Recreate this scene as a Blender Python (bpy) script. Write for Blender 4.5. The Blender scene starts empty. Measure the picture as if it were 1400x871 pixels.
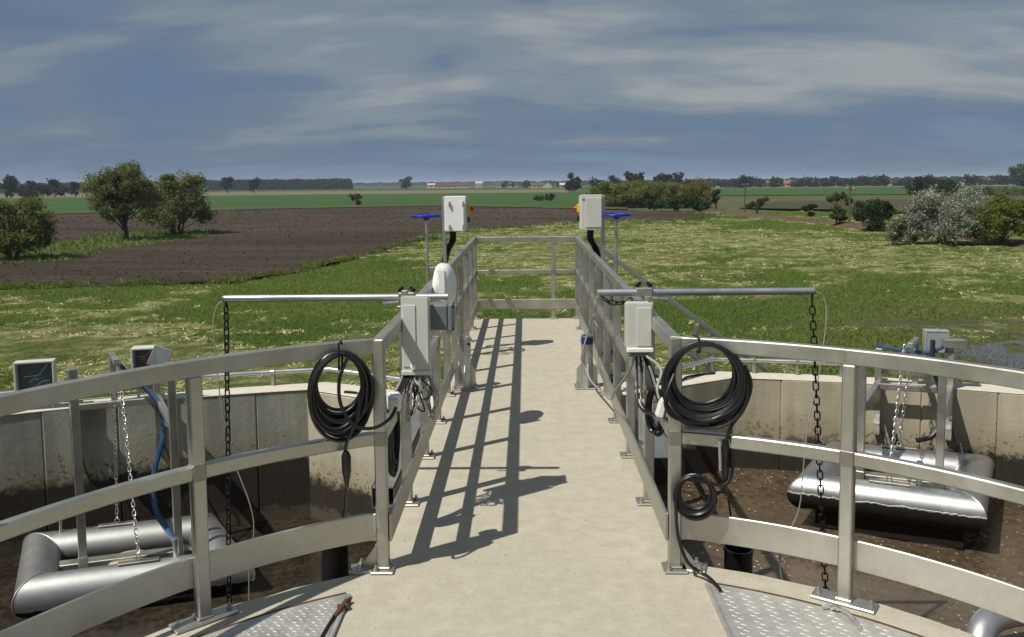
import bpy, bmesh, math, random
import numpy as np
from mathutils import Vector, Matrix
from math import sin, cos, pi, radians, sqrt, atan2

# ------------------------------------------------------------------ camera, sky, sun, exposure
scene = bpy.context.scene
C = scene.collection
cam = bpy.data.cameras.new('camera'); cam_o = bpy.data.objects.new('camera', cam); C.objects.link(cam_o)
cam.sensor_width = 36; cam.lens = 1142 * 36 / 1400; cam.shift_y = -89.5 / 1400
cam.clip_start = 0.05; cam.clip_end = 9000
cam_o.matrix_world = (Matrix.Translation((0, 0, 1.64)) @ Matrix.Rotation(radians(.95), 4, 'Z')
                      @ Matrix.Rotation(pi/2 - math.atan(95/1142), 4, 'X') @ Matrix.Rotation(radians(-.57), 4, 'Z'))
scene.camera = cam_o
SUNV = Vector((-.55, -.39, 1.0)).normalized()
w = bpy.data.worlds.new('World'); scene.world = w; w.use_nodes = True
nt = w.node_tree; nt.nodes.clear()
def wn(t, **k):
    n = nt.nodes.new(t)
    for a, b in k.items(): setattr(n, a, b)
    return n
def wmath(op, a, b=None, clamp=False):
    n = nt.nodes.new('ShaderNodeMath'); n.operation = op; n.use_clamp = clamp
    for i, v in enumerate((a, b)):
        if v is None: continue
        if hasattr(v, 'links'): nt.links.new(v, n.inputs[i])
        else: n.inputs[i].default_value = v
    return n.outputs[0]
sky = wn('ShaderNodeTexSky', sky_type='NISHITA', sun_disc=False)
sky.sun_elevation = math.asin(SUNV.z); sky.sun_rotation = atan2(SUNV.x, SUNV.y)
bgA = wn('ShaderNodeBackground'); bgA.inputs[1].default_value = .10
nt.links.new(sky.outputs[0], bgA.inputs[0])
tc = wn('ShaderNodeTexCoord'); sep = wn('ShaderNodeSeparateXYZ'); nt.links.new(tc.outputs['Generated'], sep.inputs[0])
zz = wmath('ADD', wmath('MAXIMUM', sep.outputs[2], 0.0), .22)
comb = wn('ShaderNodeCombineXYZ')
nt.links.new(wmath('DIVIDE', sep.outputs[0], zz), comb.inputs[0])
nt.links.new(wmath('DIVIDE', sep.outputs[1], zz), comb.inputs[1])
def wnoise(scale, detail, rough, dist, loc, sc=(1, 1, 1)):
    m = wn('ShaderNodeMapping'); m.inputs['Location'].default_value = loc; m.inputs['Scale'].default_value = sc
    nt.links.new(comb.outputs[0], m.inputs[0])
    n = wn('ShaderNodeTexNoise'); n.inputs['Scale'].default_value = scale; n.inputs['Detail'].default_value = detail
    n.inputs['Roughness'].default_value = rough; n.inputs['Distortion'].default_value = dist
    nt.links.new(m.outputs[0], n.inputs['Vector']); return n.outputs[0]
big = wnoise(1.15, 4, .5, .35, (2.3, 2.4, 0), (.75, 1.5, 1))
fine = wnoise(3.6, 8, .52, .45, (6.2, 2.2, 1), (.62, 1.35, 1))
mixn = wmath('ADD', wmath('MULTIPLY', big, .95), wmath('MULTIPLY', fine, .30))
elev = wmath('MULTIPLY', wmath('SUBTRACT', sep.outputs[2], .075), 3.2)   # the deck of cloud breaks up above the storm base
elev = wmath('MINIMUM', wmath('MAXIMUM', elev, -.22), .085)
val = wmath('ADD', mixn, elev)
ramp = wn('ShaderNodeValToRGB'); cr = ramp.color_ramp; cr.interpolation = 'EASE'
cr.elements[0].position = .34; cr.elements[0].color = (.130, .205, .315, 1)
cr.elements[1].position = .86; cr.elements[1].color = (.325, .35, .36, 1)
e = cr.elements.new(.50); e.color = (.105, .165, .270, 1)
e = cr.elements.new(.60); e.color = (.128, .182, .268, 1)
e = cr.elements.new(.71); e.color = (.195, .238, .290, 1)
nt.links.new(val, ramp.inputs[0])
bgB = wn('ShaderNodeBackground'); bgB.inputs[1].default_value = 1.0; nt.links.new(ramp.outputs[0], bgB.inputs[0])
mx = wn('ShaderNodeMixShader'); mx.inputs[0].default_value = .93
nt.links.new(bgA.outputs[0], mx.inputs[1]); nt.links.new(bgB.outputs[0], mx.inputs[2])
wo = wn('ShaderNodeOutputWorld'); nt.links.new(mx.outputs[0], wo.inputs[0])
sun = bpy.data.lights.new('sun', 'SUN'); sun.energy = 5.0; sun.angle = radians(.55); sun.color = (1, .95, .86)
sun_o = bpy.data.objects.new('sun', sun); C.objects.link(sun_o)
sun_o.rotation_euler = SUNV.to_track_quat('Z', 'Y').to_euler(); sun_o.location = (-20, -15, 40)
vs = scene.view_settings; vs.view_transform = 'Standard'; vs.look = 'None'; vs.exposure = 0; vs.gamma = 1
vs.use_curve_mapping = False
scene.render.resolution_x = 1024; scene.render.resolution_y = 637

# ------------------------------------------------------------------ helpers
rnd = random.Random(7)
NP = np.random.default_rng(11)
V = Vector
class MB:
    def __init__(s): s.v = []; s.f = []; s.sm = []
    def add(s, vs, fs, smooth=False):
        o = len(s.v); s.v += [tuple(p) for p in vs]; s.f += [tuple(o + i for i in f) for f in fs]; s.sm += [smooth]*len(fs); return s
    def box(s, c, d, M=None):
        x, y, z = d[0]/2, d[1]/2, d[2]/2
        p = [V((sx*x, sy*y, sz*z)) for sz in (-1, 1) for sx, sy in ((-1, -1), (1, -1), (1, 1), (-1, 1))]
        if M is not None: p = [M @ q for q in p]
        return s.add([q + V(c) for q in p], [(3, 2, 1, 0), (4, 5, 6, 7), (0, 1, 5, 4), (1, 2, 6, 5), (2, 3, 7, 6), (3, 0, 4, 7)])
    def bar(s, a, b, wd, h, up=(0, 0, 1)):
        a, b = V(a), V(b); d = b - a; t = d.normalized(); u = V(up)
        sd = t.cross(u).normalized(); u = sd.cross(t).normalized()
        M = Matrix((sd, t, u)).transposed()
        return s.box((a + b)/2, (wd, d.length, h), M)
    def sweep(s, pts, wd, h, closed=False):
        # rectangular tube along a level path: wd across (outward), h vertical, centred on the path
        P = [V(p) for p in pts]; n = len(P); vs = []
        for i, p in enumerate(P):
            a = P[i-1] if i else P[0]; b = P[i+1] if i < n-1 else P[-1]
            t = (b - a); t.z = 0; t.normalize(); o = V((t.y, -t.x, 0))
            if 0 < i < n-1:
                t1 = (p - a); t1.z = 0; t1.normalize(); k = max(.5, t1.dot(t)); o = o/k
            for so, sz in ((-1, -1), (1, -1), (1, 1), (-1, 1)): vs.append(p + o*(so*wd/2) + V((0, 0, sz*h/2)))
        fs = []
        for i in range(n-1):
            for k in range(4):
                fs.append((i*4+k, i*4+(k+1) % 4, (i+1)*4+(k+1) % 4, (i+1)*4+k))
        fs += [(3, 2, 1, 0), tuple((n-1)*4+k for k in range(4))]
        return s.add(vs, fs)
    def tube(s, pts, r, n=8, cap=True, closed=False):
        P = [V(p) for p in pts]; m = len(P); R = r if isinstance(r, (list, tuple)) else [r]*m
        vs = []; N = None
        for i, p in enumerate(P):
            if closed: t = P[(i+1) % m] - P[i-1]
            else: t = (P[min(i+1, m-1)] - P[max(i-1, 0)])
            if t.length < 1e-9: t = V((0, 0, 1))
            t.normalize()
            if N is None:
                N = V((0, 0, 1)) if abs(t.z) < .9 else V((1, 0, 0))
            N = (N - t*N.dot(t)); N.normalize(); B = t.cross(N)
            for k in range(n):
                a = 2*pi*k/n; vs.append(p + (N*cos(a) + B*sin(a))*R[i])
        fs = []
        for i in range(m if closed else m-1):
            j = (i+1) % m
            for k in range(n): fs.append((i*n+k, i*n+(k+1) % n, j*n+(k+1) % n, j*n+k))
        s.add(vs, fs, True)
        if cap and not closed:
            o = len(s.v) - len(vs)
            s.f += [tuple(o+k for k in reversed(range(n))), tuple(o+(m-1)*n+k for k in range(n))]; s.sm += [False, False]
        return s
    def lathe(s, prof, c=(0, 0, 0), n=24, M=None):
        vs = []
        for r, z in prof:
            for k in range(n):
                p = V((r*cos(2*pi*k/n), r*sin(2*pi*k/n), z))
                if M is not None: p = M @ p
                vs.append(p + V(c))
        fs = [(i*n+k, i*n+(k+1) % n, (i+1)*n+(k+1) % n, (i+1)*n+k) for i in range(len(prof)-1) for k in range(n)]
        s.add(vs, fs, True)
        o = len(s.v) - len(vs); m = len(prof)
        if prof[0][0] > 1e-4: s.f.append(tuple(o+k for k in reversed(range(n)))); s.sm.append(False)
        if prof[-1][0] > 1e-4: s.f.append(tuple(o+(m-1)*n+k for k in range(n))); s.sm.append(False)
        return s
    def prism(s, poly, z0, z1, M=None, c=(0, 0, 0)):
        n = len(poly); vs = [V((x, y, z0)) for x, y in poly] + [V((x, y, z1)) for x, y in poly]
        if M is not None: vs = [M @ p for p in vs]
        vs = [p + V(c) for p in vs]
        return s.add(vs, [tuple(reversed(range(n))), tuple(range(n, 2*n))] + [(i, (i+1) % n, n+(i+1) % n, n+i) for i in range(n)])
    def build(s, name, mat, parent=None, bev=0, seg=1, loc=None, recalc=True):
        me = bpy.data.meshes.new(name); me.from_pydata(s.v, [], s.f)
        me.polygons.foreach_set('use_smooth', s.sm)
        if bev or recalc:
            bm = bmesh.new(); bm.from_mesh(me)
            if recalc: bmesh.ops.recalc_face_normals(bm, faces=bm.faces)
            if bev:
                ed = [e for e in bm.edges if len(e.link_faces) == 2 and e.calc_face_angle(0) > .6]
                bmesh.ops.bevel(bm, geom=ed, offset=bev, segments=seg, affect='EDGES', clamp_overlap=True)
            bm.to_mesh(me); bm.free()
        if any(s.sm): me.set_sharp_from_angle(angle=radians(42))
        if isinstance(mat, (list, tuple)):
            for m in mat: me.materials.append(m)
        else: me.materials.append(mat)
        o = bpy.data.objects.new(name, me); C.objects.link(o)
        if parent is not None:
            o.parent = parent; o.matrix_parent_inverse = Matrix.Translation(parent['origin']).inverted() if 'origin' in parent.keys() else Matrix()
        return o
ORG = {}
def tag(o, label=None, cat=None, group=None, kind=None):
    if label: o['label'] = label
    if cat: o['category'] = cat
    if group: o['group'] = group
    if kind: o['kind'] = kind
    return o
def thing(name, label, cat, group=None, loc=(0, 0, 0), rz=0):
    o = bpy.data.objects.new(name, None); C.objects.link(o); o.location = loc; o.rotation_euler.z = rz
    o.empty_display_size = .1
    return tag(o, label, cat, group)
def world_thing(name, label, cat, base, group=None):
    # an Empty at the thing's base whose parts are given in world coordinates
    o = thing(name, label, cat, group, base); ORG[o.name] = V(base); return o
def part(mb, name, mat, parent, **k):
    o = mb.build(name, mat, None, **k); o.parent = parent
    r = parent
    while r.parent: r = r.parent
    if parent is r and r.name in ORG: o.matrix_parent_inverse = Matrix.Translation(ORG[r.name]).inverted()
    return o
def copy_tree(o, parent=None):
    c = o.copy(); C.objects.link(c); c.parent = parent
    for ch in o.children: copy_tree(ch, c)
    return c
def shared(name, mesh, parent, M):
    o = bpy.data.objects.new(name, mesh); C.objects.link(o); o.parent = parent
    r = parent
    if r.parent is None and r.name in ORG: o.matrix_parent_inverse = Matrix.Translation(ORG[r.name]).inverted()
    o.matrix_basis = M; return o

# ------------------------------------------------------------------ materials
class NT:
    def __init__(s, name):
        s.m = bpy.data.materials.new(name); s.m.use_nodes = True; s.t = s.m.node_tree; s.b = s.t.nodes['Principled BSDF']
        s.out = s.t.nodes['Material Output']
    def n(s, t, **k):
        x = s.t.nodes.new(t)
        for a, b in k.items(): setattr(x, a, b)
        return x
    def l(s, a, b): s.t.links.new(a, b)
    def pos(s): return s.n('ShaderNodeNewGeometry').outputs['Position']
    def obj(s): return s.n('ShaderNodeTexCoord').outputs['Object']
    def noise(s, vec, scale, detail=4, rough=.55, sc=None, dist=0):
        if sc:
            m = s.n('ShaderNodeMapping'); m.inputs['Scale'].default_value = sc; s.l(vec, m.inputs[0]); vec = m.outputs[0]
        x = s.n('ShaderNodeTexNoise'); x.inputs['Scale'].default_value = scale; x.inputs['Detail'].default_value = detail
        x.inputs['Roughness'].default_value = rough; x.inputs['Distortion'].default_value = dist; s.l(vec, x.inputs['Vector']); return x.outputs[0]
    def ramp(s, fac, stops):
        r = s.n('ShaderNodeValToRGB'); e = r.color_ramp.elements
        while len(e) < len(stops): e.new(.5)
        for i, (p, c) in enumerate(stops): e[i].position = p; e[i].color = (c, c, c, 1) if isinstance(c, (int, float)) else (*c, 1)
        s.l(fac, r.inputs[0]); return r.outputs[0]
    def mix(s, f, a, b, mode='MIX'):
        x = s.n('ShaderNodeMix', data_type='RGBA', blend_type=mode)
        for i, v in ((0, f), (6, a), (7, b)):
            if hasattr(v, 'links'): s.l(v, x.inputs[i])
            else: x.inputs[i].default_value = v if i == 0 else (*v, 1)
        return x.outputs[2]
    def math(s, op, a, b=0.0, clamp=False):
        x = s.n('ShaderNodeMath', operation=op); x.use_clamp = clamp
        for i, v in enumerate((a, b)):
            if hasattr(v, 'links'): s.l(v, x.inputs[i])
            else: x.inputs[i].default_value = v
        return x.outputs[0]
    def bump(s, h, st, dist=.01):
        x = s.n('ShaderNodeBump'); x.inputs['Strength'].default_value = st; x.inputs['Distance'].default_value = dist
        s.l(h, x.inputs['Height']); s.l(x.outputs[0], s.b.inputs['Normal']); return x
    def set(s, col=None, rough=None, metal=None, spec=None):
        for k, v in (('Base Color', col), ('Roughness', rough), ('Metallic', metal), ('Specular IOR Level', spec)):
            if v is None: continue
            if hasattr(v, 'links'): s.l(v, s.b.inputs[k])
            else: s.b.inputs[k].default_value = (*v, 1) if k == 'Base Color' else v
        return s.m
def plain(name, col, rough=.5, metal=0, var=.12, scale=9, bump=0.0, spec=.5):
    k = NT(name); p = k.pos()
    a = k.noise(p, scale, 6, .6); c = k.mix(k.ramp(a, [(.3, 0.0), (.7, 1.0)]), tuple(x*(1-var) for x in col), tuple(min(1, x*(1+var)) for x in col))
    if bump: k.bump(k.noise(p, scale*14, 3), bump, .004)
    return k.set(c, k.ramp(k.noise(p, scale*2.3, 5), [(.3, max(.02, rough-.09)), (.7, min(1, rough+.09))]), metal, spec)

def m_concrete(name, base, dark, warm):
    k = NT(name); p = k.pos()
    big = k.noise(p, 1.6, 8, .7); med = k.noise(p, 11, 8, .75); fin = k.noise(p, 120, 3, .6)
    c = k.mix(k.ramp(big, [(.35, 0.0), (.68, 1.0)]), base, warm)
    c = k.mix(k.ramp(med, [(.40, .45), (.62, 0.0)]), c, dark)
    c = k.mix(k.ramp(fin, [(.35, .30), (.55, 0.0)]), c, dark)
    broom = k.noise(p, 40, 4, .6, (.25, 3.0, 1))
    c = k.mix(k.ramp(broom, [(.30, .18), (.55, 0.0)]), c, dark)
    pit = k.noise(p, 34, 2, .5); c = k.mix(k.ramp(pit, [(.24, .8), (.29, 0.0)]), c, tuple(x*.55 for x in dark))
    h = k.math('ADD', k.math('MULTIPLY', fin, .5), k.math('ADD', k.math('MULTIPLY', broom, .6), med))
    k.bump(h, .45, .006)
    return k.set(c, .88, 0, .25)
M_DECK = m_concrete('concrete_deck', (.430, .402, .315), (.29, .265, .20), (.465, .435, .345))
def m_wall(name, stain0, stain1, zlow, base, warm):
    k = NT(name); p = k.pos()
    sx = k.n('ShaderNodeSeparateXYZ'); k.l(p, sx.inputs[0]); z = sx.outputs[2]
    big = k.noise(p, 1.3, 6, .6); med = k.noise(p, 9, 7, .7); fin = k.noise(p, 130, 3)
    streak = k.noise(p, 3.2, 5, .6, (1, 1, .12))
    c = k.mix(k.ramp(big, [(.3, 0.0), (.7, 1.0)]), base, warm)
    c = k.mix(k.ramp(streak, [(.40, .6), (.58, 0.0)]), c, tuple(x*.55 for x in base))
    c = k.mix(k.ramp(fin, [(.3, .25), (.55, 0.0)]), c, tuple(x*.5 for x in base))
    # dried sludge: a ragged tide band that rises from the liquid
    zz = k.math('ADD', z, k.math('MULTIPLY', k.math('SUBTRACT', med, .5), .34))
    zz = k.math('ADD', zz, k.math('MULTIPLY', k.math('SUBTRACT', big, .5), .12))
    f = k.n('ShaderNodeMapRange'); f.inputs[1].default_value = stain0; f.inputs[2].default_value = stain1
    f.inputs[3].default_value = 1; f.inputs[4].default_value = 0; k.l(zz, f.inputs[0])
    spk = k.noise(p, 22, 5, .75); zsp = k.n('ShaderNodeMapRange'); k.l(z, zsp.inputs[0])
    zsp.inputs[1].default_value = stain1 - .1; zsp.inputs[2].default_value = stain1 + .38; zsp.inputs[3].default_value = .14; zsp.inputs[4].default_value = -.14
    spf = k.ramp(k.math('ADD', spk, zsp.outputs[0]), [(.60, 0.0), (.63, .85)])
    slud = k.mix(k.noise(p, 30, 5, .7), (.012, .010, .008), (.045, .036, .026))
    c = k.mix(spf, c, (.035, .03, .024))
    tan = k.n('ShaderNodeMapRange'); k.l(zz, tan.inputs[0]); tan.inputs[1].default_value = stain1; tan.inputs[2].default_value = stain1+.3
    tan.inputs[3].default_value = .55; tan.inputs[4].default_value = 0
    c = k.mix(tan.outputs[0], c, (.20, .165, .095))
    c = k.mix(f.outputs[0], c, slud)
    lo = k.n('ShaderNodeMapRange'); k.l(zz, lo.inputs[0]); lo.inputs[1].default_value = zlow; lo.inputs[2].default_value = zlow+.05
    lo.inputs[3].default_value = .35; lo.inputs[4].default_value = 0
    c = k.mix(lo.outputs[0], c, (.16, .13, .085))
    k.bump(k.math('ADD', med, k.math('ADD', k.math('MULTIPLY', fin, .4), k.math('MULTIPLY', spf, .6))), .5, .012)
    return k.set(c, .85, 0, .3)
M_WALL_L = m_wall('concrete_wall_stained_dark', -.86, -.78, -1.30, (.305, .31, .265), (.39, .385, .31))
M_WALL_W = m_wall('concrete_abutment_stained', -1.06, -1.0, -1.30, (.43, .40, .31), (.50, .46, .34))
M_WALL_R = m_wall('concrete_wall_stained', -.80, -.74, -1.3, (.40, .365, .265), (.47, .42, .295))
M_RIM = m_concrete('concrete_wall_top', (.56, .53, .45), (.42, .39, .30), (.62, .58, .48))
def m_steel(name, base, rough, var=.16, stain=.35):
    k = NT(name); p = k.pos()
    a = k.noise(p, 5, 6, .6); b = k.noise(p, 70, 3, .6, (1, 1, .2)); s = k.noise(p, 2.1, 7, .7)
    c = k.mix(k.ramp(a, [(.3, 0.0), (.7, 1.0)]), tuple(x*(1-var) for x in base), base)
    c = k.mix(k.ramp(s, [(.56, 0.0), (.72, stain)]), c, (.27, .24, .17))
    r = k.math('ADD', k.ramp(a, [(.3, rough-.08), (.7, rough+.12)]), k.math('MULTIPLY', k.math('SUBTRACT', b, .5), .12))
    drip = k.noise(p, 4.5, 4, .6, (1, 1, .06)); c = k.mix(k.ramp(drip, [(.66, 0.0), (.74, stain*1.1)]), c, (.22, .15, .075))
    spg = k.noise(p, 26, 5, .7); c = k.mix(k.ramp(spg, [(.38, .35), (.55, 0.0)]), c, tuple(x*.72 for x in base))
    k.bump(b, .08, .002)
    return k.set(c, r, .85)
M_STEEL = m_steel('stainless_steel', (.50, .49, .44), .40, .22, .55)
M_WELD = m_steel('weld_heat_tint', (.36, .34, .29), .5, .3, .6)
M_GALV = m_steel('zinc_pipe_steel', (.54, .54, .53), .36, .12, .15)
M_FLOAT = None
def m_float(name, zl, rg=.36, ca=(.46, .46, .45), cb=(.58, .58, .56)):
    k = NT(name); p = k.pos(); sx = k.n('ShaderNodeSeparateXYZ'); k.l(p, sx.inputs[0])
    n = k.noise(p, 14, 6, .7); a = k.noise(p, 40, 5, .7); g = k.noise(p, 3, 5)
    z = k.math('ADD', sx.outputs[2], k.math('MULTIPLY', k.math('SUBTRACT', n, .5), .06))
    f = k.n('ShaderNodeMapRange'); k.l(z, f.inputs[0]); f.inputs[1].default_value = zl-.006; f.inputs[2].default_value = zl+.006
    f.inputs[3].default_value = 1; f.inputs[4].default_value = 0
    c = k.mix(k.ramp(g, [(.3, 0.0), (.7, 1.0)]), ca, cb)
    c = k.mix(k.ramp(a, [(.3, .10), (.5, 0.0)]), c, (.40, .39, .36))
    c = k.mix(f.outputs[0], c, k.mix(a, (.008, .006, .005), (.026, .020, .014)))
    r = k.math('ADD', k.math('MULTIPLY', f.outputs[0], .35), k.ramp(a, [(.3, rg), (.7, rg+.12)]))
    k.bump(k.math('MULTIPLY', f.outputs[0], k.math('ADD', a, 1.0)), .5, .01)
    k.set(c, r, None, .12); k.l(k.math('SUBTRACT', 1.0, f.outputs[0]), k.b.inputs['Metallic']); return k.m
M_FLOAT_R = m_float('float_steel_tide_stained', -.768)
M_FLOAT_L = m_float('float_steel_grey', -1.30, .50, (.33, .34, .33), (.43, .44, .43))
M_PLATE = m_steel('tread_plate_steel', (.62, .61, .57), .6, .10, .4)
M_BLACK = plain('black_rubber', (.007, .007, .008), .36, 0, .3, 14, .05)
M_BLACKC = plain('black_chain_steel', (.016, .015, .014), .45, .5, .3, 30)
M_ZINC = plain('zinc_chain_steel', (.60, .60, .58), .38, 1, .15, 30)
M_GREYBOX = plain('light_grey_plastic', (.52, .53, .49), .42, 0, .07, 5)
M_DARKBOX = plain('slate_grey_plastic', (.13, .15, .16), .45, 0, .1, 6)
M_CABINET = plain('weathered_cabinet_grey', (.26, .29, .29), .5, 0, .2, 10)
M_CABDARK = plain('cabinet_interior', (.085, .115, .115), .35, 0, .3, 12)
M_WHITE = plain('white_plastic', (.78, .78, .76), .35, 0, .04, 5)
M_BLUE = plain('blue_enamel', (.006, .030, .36), .32, 0, .2, 8)
M_BLUEHOSE = plain('blue_hose_rubber', (.030, .075, .160), .35, 0, .3, 12)
M_NAVY = plain('navy_tape', (.010, .025, .13), .5)
M_YELLOW = plain('yellow_plastic', (.72, .48, .02), .4)
M_RED = plain('red_plastic', (.5, .02, .015), .4)
M_GREYCABLE = plain('grey_cable', (.27, .27, .25), .5)
M_WIRE = plain('pale_wire_rope', (.38, .37, .31), .5, .3)
M_RUST = plain('rusty_iron', (.10, .05, .028), .8, .2, .4, 30, .3)
M_CLAY = plain('clay_scum_board', (.33, .29, .21), .9, 0, .2, 8)

def m_sludge(name, a, b, speck, rough, foam):
    k = NT(name); p = k.pos()
    n = k.noise(p, 1.6, 7, .65, None, .6); n2 = k.noise(p, 17, 6, .7)
    c = k.mix(k.ramp(n, [(.35, 0.0), (.65, 1.0)]), a, b)
    c = k.mix(k.ramp(n2, [(.38, .7), (.55, 0.0)]), c, tuple(x*.45 for x in a))
    v = k.n('ShaderNodeTexVoronoi'); v.inputs['Scale'].default_value = 25; k.l(p, v.inputs['Vector'])
    dn = k.ramp(k.noise(p, 1.1, 4, .6), [(.38, 0.0), (.66, 1.0)])
    wv = k.n('ShaderNodeSeparateColor'); k.l(v.outputs['Color'], wv.inputs[0])
    sp = k.math('MULTIPLY', k.ramp(v.outputs['Distance'], [(.13, 1.0), (.27, 0.0)]), k.math('GREATER_THAN', wv.outputs[0], foam))
    c = k.mix(k.math('MULTIPLY', sp, k.math('ADD', k.math('MULTIPLY', dn, .8), .15)), c, speck)
    k.bump(k.math('ADD', k.math('MULTIPLY', n2, .6), k.math('MULTIPLY', sp, .8)), .28, .010)
    return k.set(c, k.ramp(n2, [(.40, rough), (.72, rough+.4)]), 0, .5)
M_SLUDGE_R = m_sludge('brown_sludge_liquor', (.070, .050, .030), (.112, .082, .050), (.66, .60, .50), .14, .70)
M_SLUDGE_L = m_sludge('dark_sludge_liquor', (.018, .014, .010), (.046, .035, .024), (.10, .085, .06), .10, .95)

def m_attr(name, rough=.8, trans=0.0, gain=1.0, bump=0.0):
    k = NT(name); a = k.n('ShaderNodeAttribute'); a.attribute_name = 'Col'
    p = k.pos(); n = k.noise(p, 24, 4, .6)
    c = k.mix(.55, a.outputs[0], k.mix(n, (.15, .15, .15), (1.0, 1.0, 1.0)), 'MULTIPLY') if False else a.outputs[0]
    k.set(c, rough, 0, .2)
    if bump: k.bump(n, bump, .08)
    if trans:
        t = k.n('ShaderNodeBsdfTranslucent'); k.l(c, t.inputs[0]); m = k.n('ShaderNodeMixShader'); m.inputs[0].default_value = trans
        k.l(k.b.outputs[0], m.inputs[1]); k.l(t.outputs[0], m.inputs[2]); k.l(m.outputs[0], k.out.inputs[0])
    return k.m
M_LEAF = m_attr('leaves', .65, .45)
M_GRASS = m_attr('grass_blades', .75, .25)
M_HAY = m_attr('cut_hay', .85, .1)
M_BARK = plain('bark', (.075, .060, .045), .9, 0, .35, 6, .5)
def m_meadow():
    k = NT('meadow_turf'); a = k.n('ShaderNodeAttribute'); a.attribute_name = 'Col'; p = k.pos()
    n = k.noise(p, 2.2, 8, .75, (1, .6, 1)); n2 = k.noise(p, 9, 6, .75)
    c = k.mix(k.ramp(n, [(.36, .75), (.60, 0.0)]), a.outputs[0], (.045, .080, .018))
    c = k.mix(k.ramp(n2, [(.40, .6), (.60, 0.0)]), c, (.045, .070, .018))
    k.bump(k.math('ADD', n, n2), .9, .2); return k.set(c, .9, 0, .1)
M_MEADOW = m_meadow()
def m_field(name, a, b, dark, s1, sc, s2, st=.6, rows=None):
    k = NT(name); p = k.pos()
    n = k.noise(p, s1, 7, .65, sc); n2 = k.noise(p, s2, 6, .75)
    c = k.mix(k.ramp(n, [(.36, 0.0), (.64, 1.0)]), a, b)
    c = k.mix(k.ramp(n2, [(.36, .7), (.62, 0.0)]), c, dark)
    if rows:
        m = k.n('ShaderNodeMapping'); m.inputs['Rotation'].default_value = (0, 0, rows[0]); k.l(p, m.inputs[0])
        wv = k.n('ShaderNodeTexWave'); wv.inputs['Scale'].default_value = rows[1]; wv.inputs['Distortion'].default_value = 2.5
        wv.inputs['Detail'].default_value = 3; k.l(m.outputs[0], wv.inputs[0])
        c = k.mix(k.math('MULTIPLY', wv.outputs[1], .35), c, dark)
        rw = k.noise(m.outputs[0], 1.0, 5, .65, (.035, 1.3, 1)); c = k.mix(k.ramp(rw, [(.36, .45), (.52, 0.0)]), c, dark); c = k.mix(k.ramp(rw, [(.54, 0.0), (.70, .30)]), c, tuple(min(1, x*1.45) for x in b))
    k.bump(n2, st, .25); return k.set(c, .92, 0, .1)
M_SOIL = m_field('ploughed_soil', (.058, .046, .034), (.118, .094, .067), (.038, .030, .023), .11, (.35, 1.3, 1), 2.6, 1.0, (.22, .9))
M_CROP = m_field('young_crop', (.036, .085, .018), (.062, .115, .030), (.030, .062, .018), .05, (.15, 1.6, 1), .5)
M_ROUGH = m_field('rough_grassland', (.075, .090, .032), (.125, .120, .052), (.035, .05, .02), .06, (.2, 1.6, 1), .4)
M_PALE = m_field('pale_stubble', (.150, .135, .080), (.20, .175, .10), (.09, .095, .05), .02, (1, 4, 1), .3)
M_FALLOW = m_field('fallow_field', (.060, .062, .034), (.082, .078, .046), (.036, .042, .024), .03, (1, 3, 1), .4)
M_TRACK = m_field('track_ballast', (.115, .072, .045), (.15, .10, .065), (.05, .038, .028), .3, (1, 1, 1), 2.0)
k = NT('puddle_water'); pn = k.noise(k.pos(), 3.0, 4, .5); k.bump(pn, .04, .02); M_PUDDLE = k.set((.055, .055, .045), .08, 0, .5)
M_MUD = m_field('wet_mud', (.13, .115, .085), (.19, .165, .12), (.06, .055, .04), .6, (1, 1, 1), 3.0)
M_WALLW = plain('house_render', (.46, .41, .33), .85, 0, .08, .3)
M_ROOF = plain('clay_roof_tiles', (.20, .10, .06), .8, 0, .2, .6)
M_ROOFRED = plain('red_sheet_roof', (.12, .035, .03), .7, 0, .15, .3)
M_GLASS = plain('dark_window_glass', (.03, .035, .04), .1)
M_POLE = plain('wooden_pole', (.09, .07, .05), .9)

# ------------------------------------------------------------------ noise for scattering
def vnoise(x, y, seed=0):
    xi = np.floor(x).astype(np.int64); yi = np.floor(y).astype(np.int64); fx = x - xi; fy = y - yi
    fx = fx*fx*(3-2*fx); fy = fy*fy*(3-2*fy)
    def h(a, b):
        n = (a*374761393 + b*668265263 + seed*1274126177) & 0x7fffffff
        n = ((n ^ (n >> 13))*1103515245) & 0x7fffffff
        return ((n ^ (n >> 16)) & 0xffff)/65535.0
    return (h(xi, yi)*(1-fx)+h(xi+1, yi)*fx)*(1-fy) + (h(xi, yi+1)*(1-fx)+h(xi+1, yi+1)*fx)*fy
def fbm(x, y, seed=0, o=4):
    t = 0; a = .5
    for i in range(o): t = t + a*vnoise(x*2**i, y*2**i, seed+i*17); a *= .5
    return t/.94
def sstep(a, b, x):
    t = np.clip((x-a)/(b-a), 0, 1); return t*t*(3-2*t)
GZ = -3.16
def straw_mask(x, y):
    n = fbm(x/9+3, y/8+1, 5, 4); f = fbm(x/1.9, y/1.5, 9, 4); e_ = fbm(x/.6, y/.6, 19, 2)
    # hay lies thick right of and beyond the walkway, thin on the near right and on the strip before the soil
    reg = .155*np.exp(-((x-14)/18)**2 - ((y-75)/32)**2) + .12*np.exp(-((x+17)/9)**2 - ((y-33)/8)**2) + .13*np.exp(-((x-2)/7)**2-((y-52)/16)**2) \
        - .20*np.exp(-((x+9)/6)**2 - ((y-38)/9)**2) - .10*np.exp(-((x-9)/7)**2 - ((y-36)/8)**2) + .15*np.exp(-((x+13)/8)**2 - ((y-23)/6)**2) + .05*np.exp(-((x-24)/9)**2 - ((y-48)/14)**2) - .16*np.exp(-((x-26)/6)**2 - ((y-90)/14)**2)
    return sstep(.515, .585, n*.34 + f*.48 + e_*.16 + reg)
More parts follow.
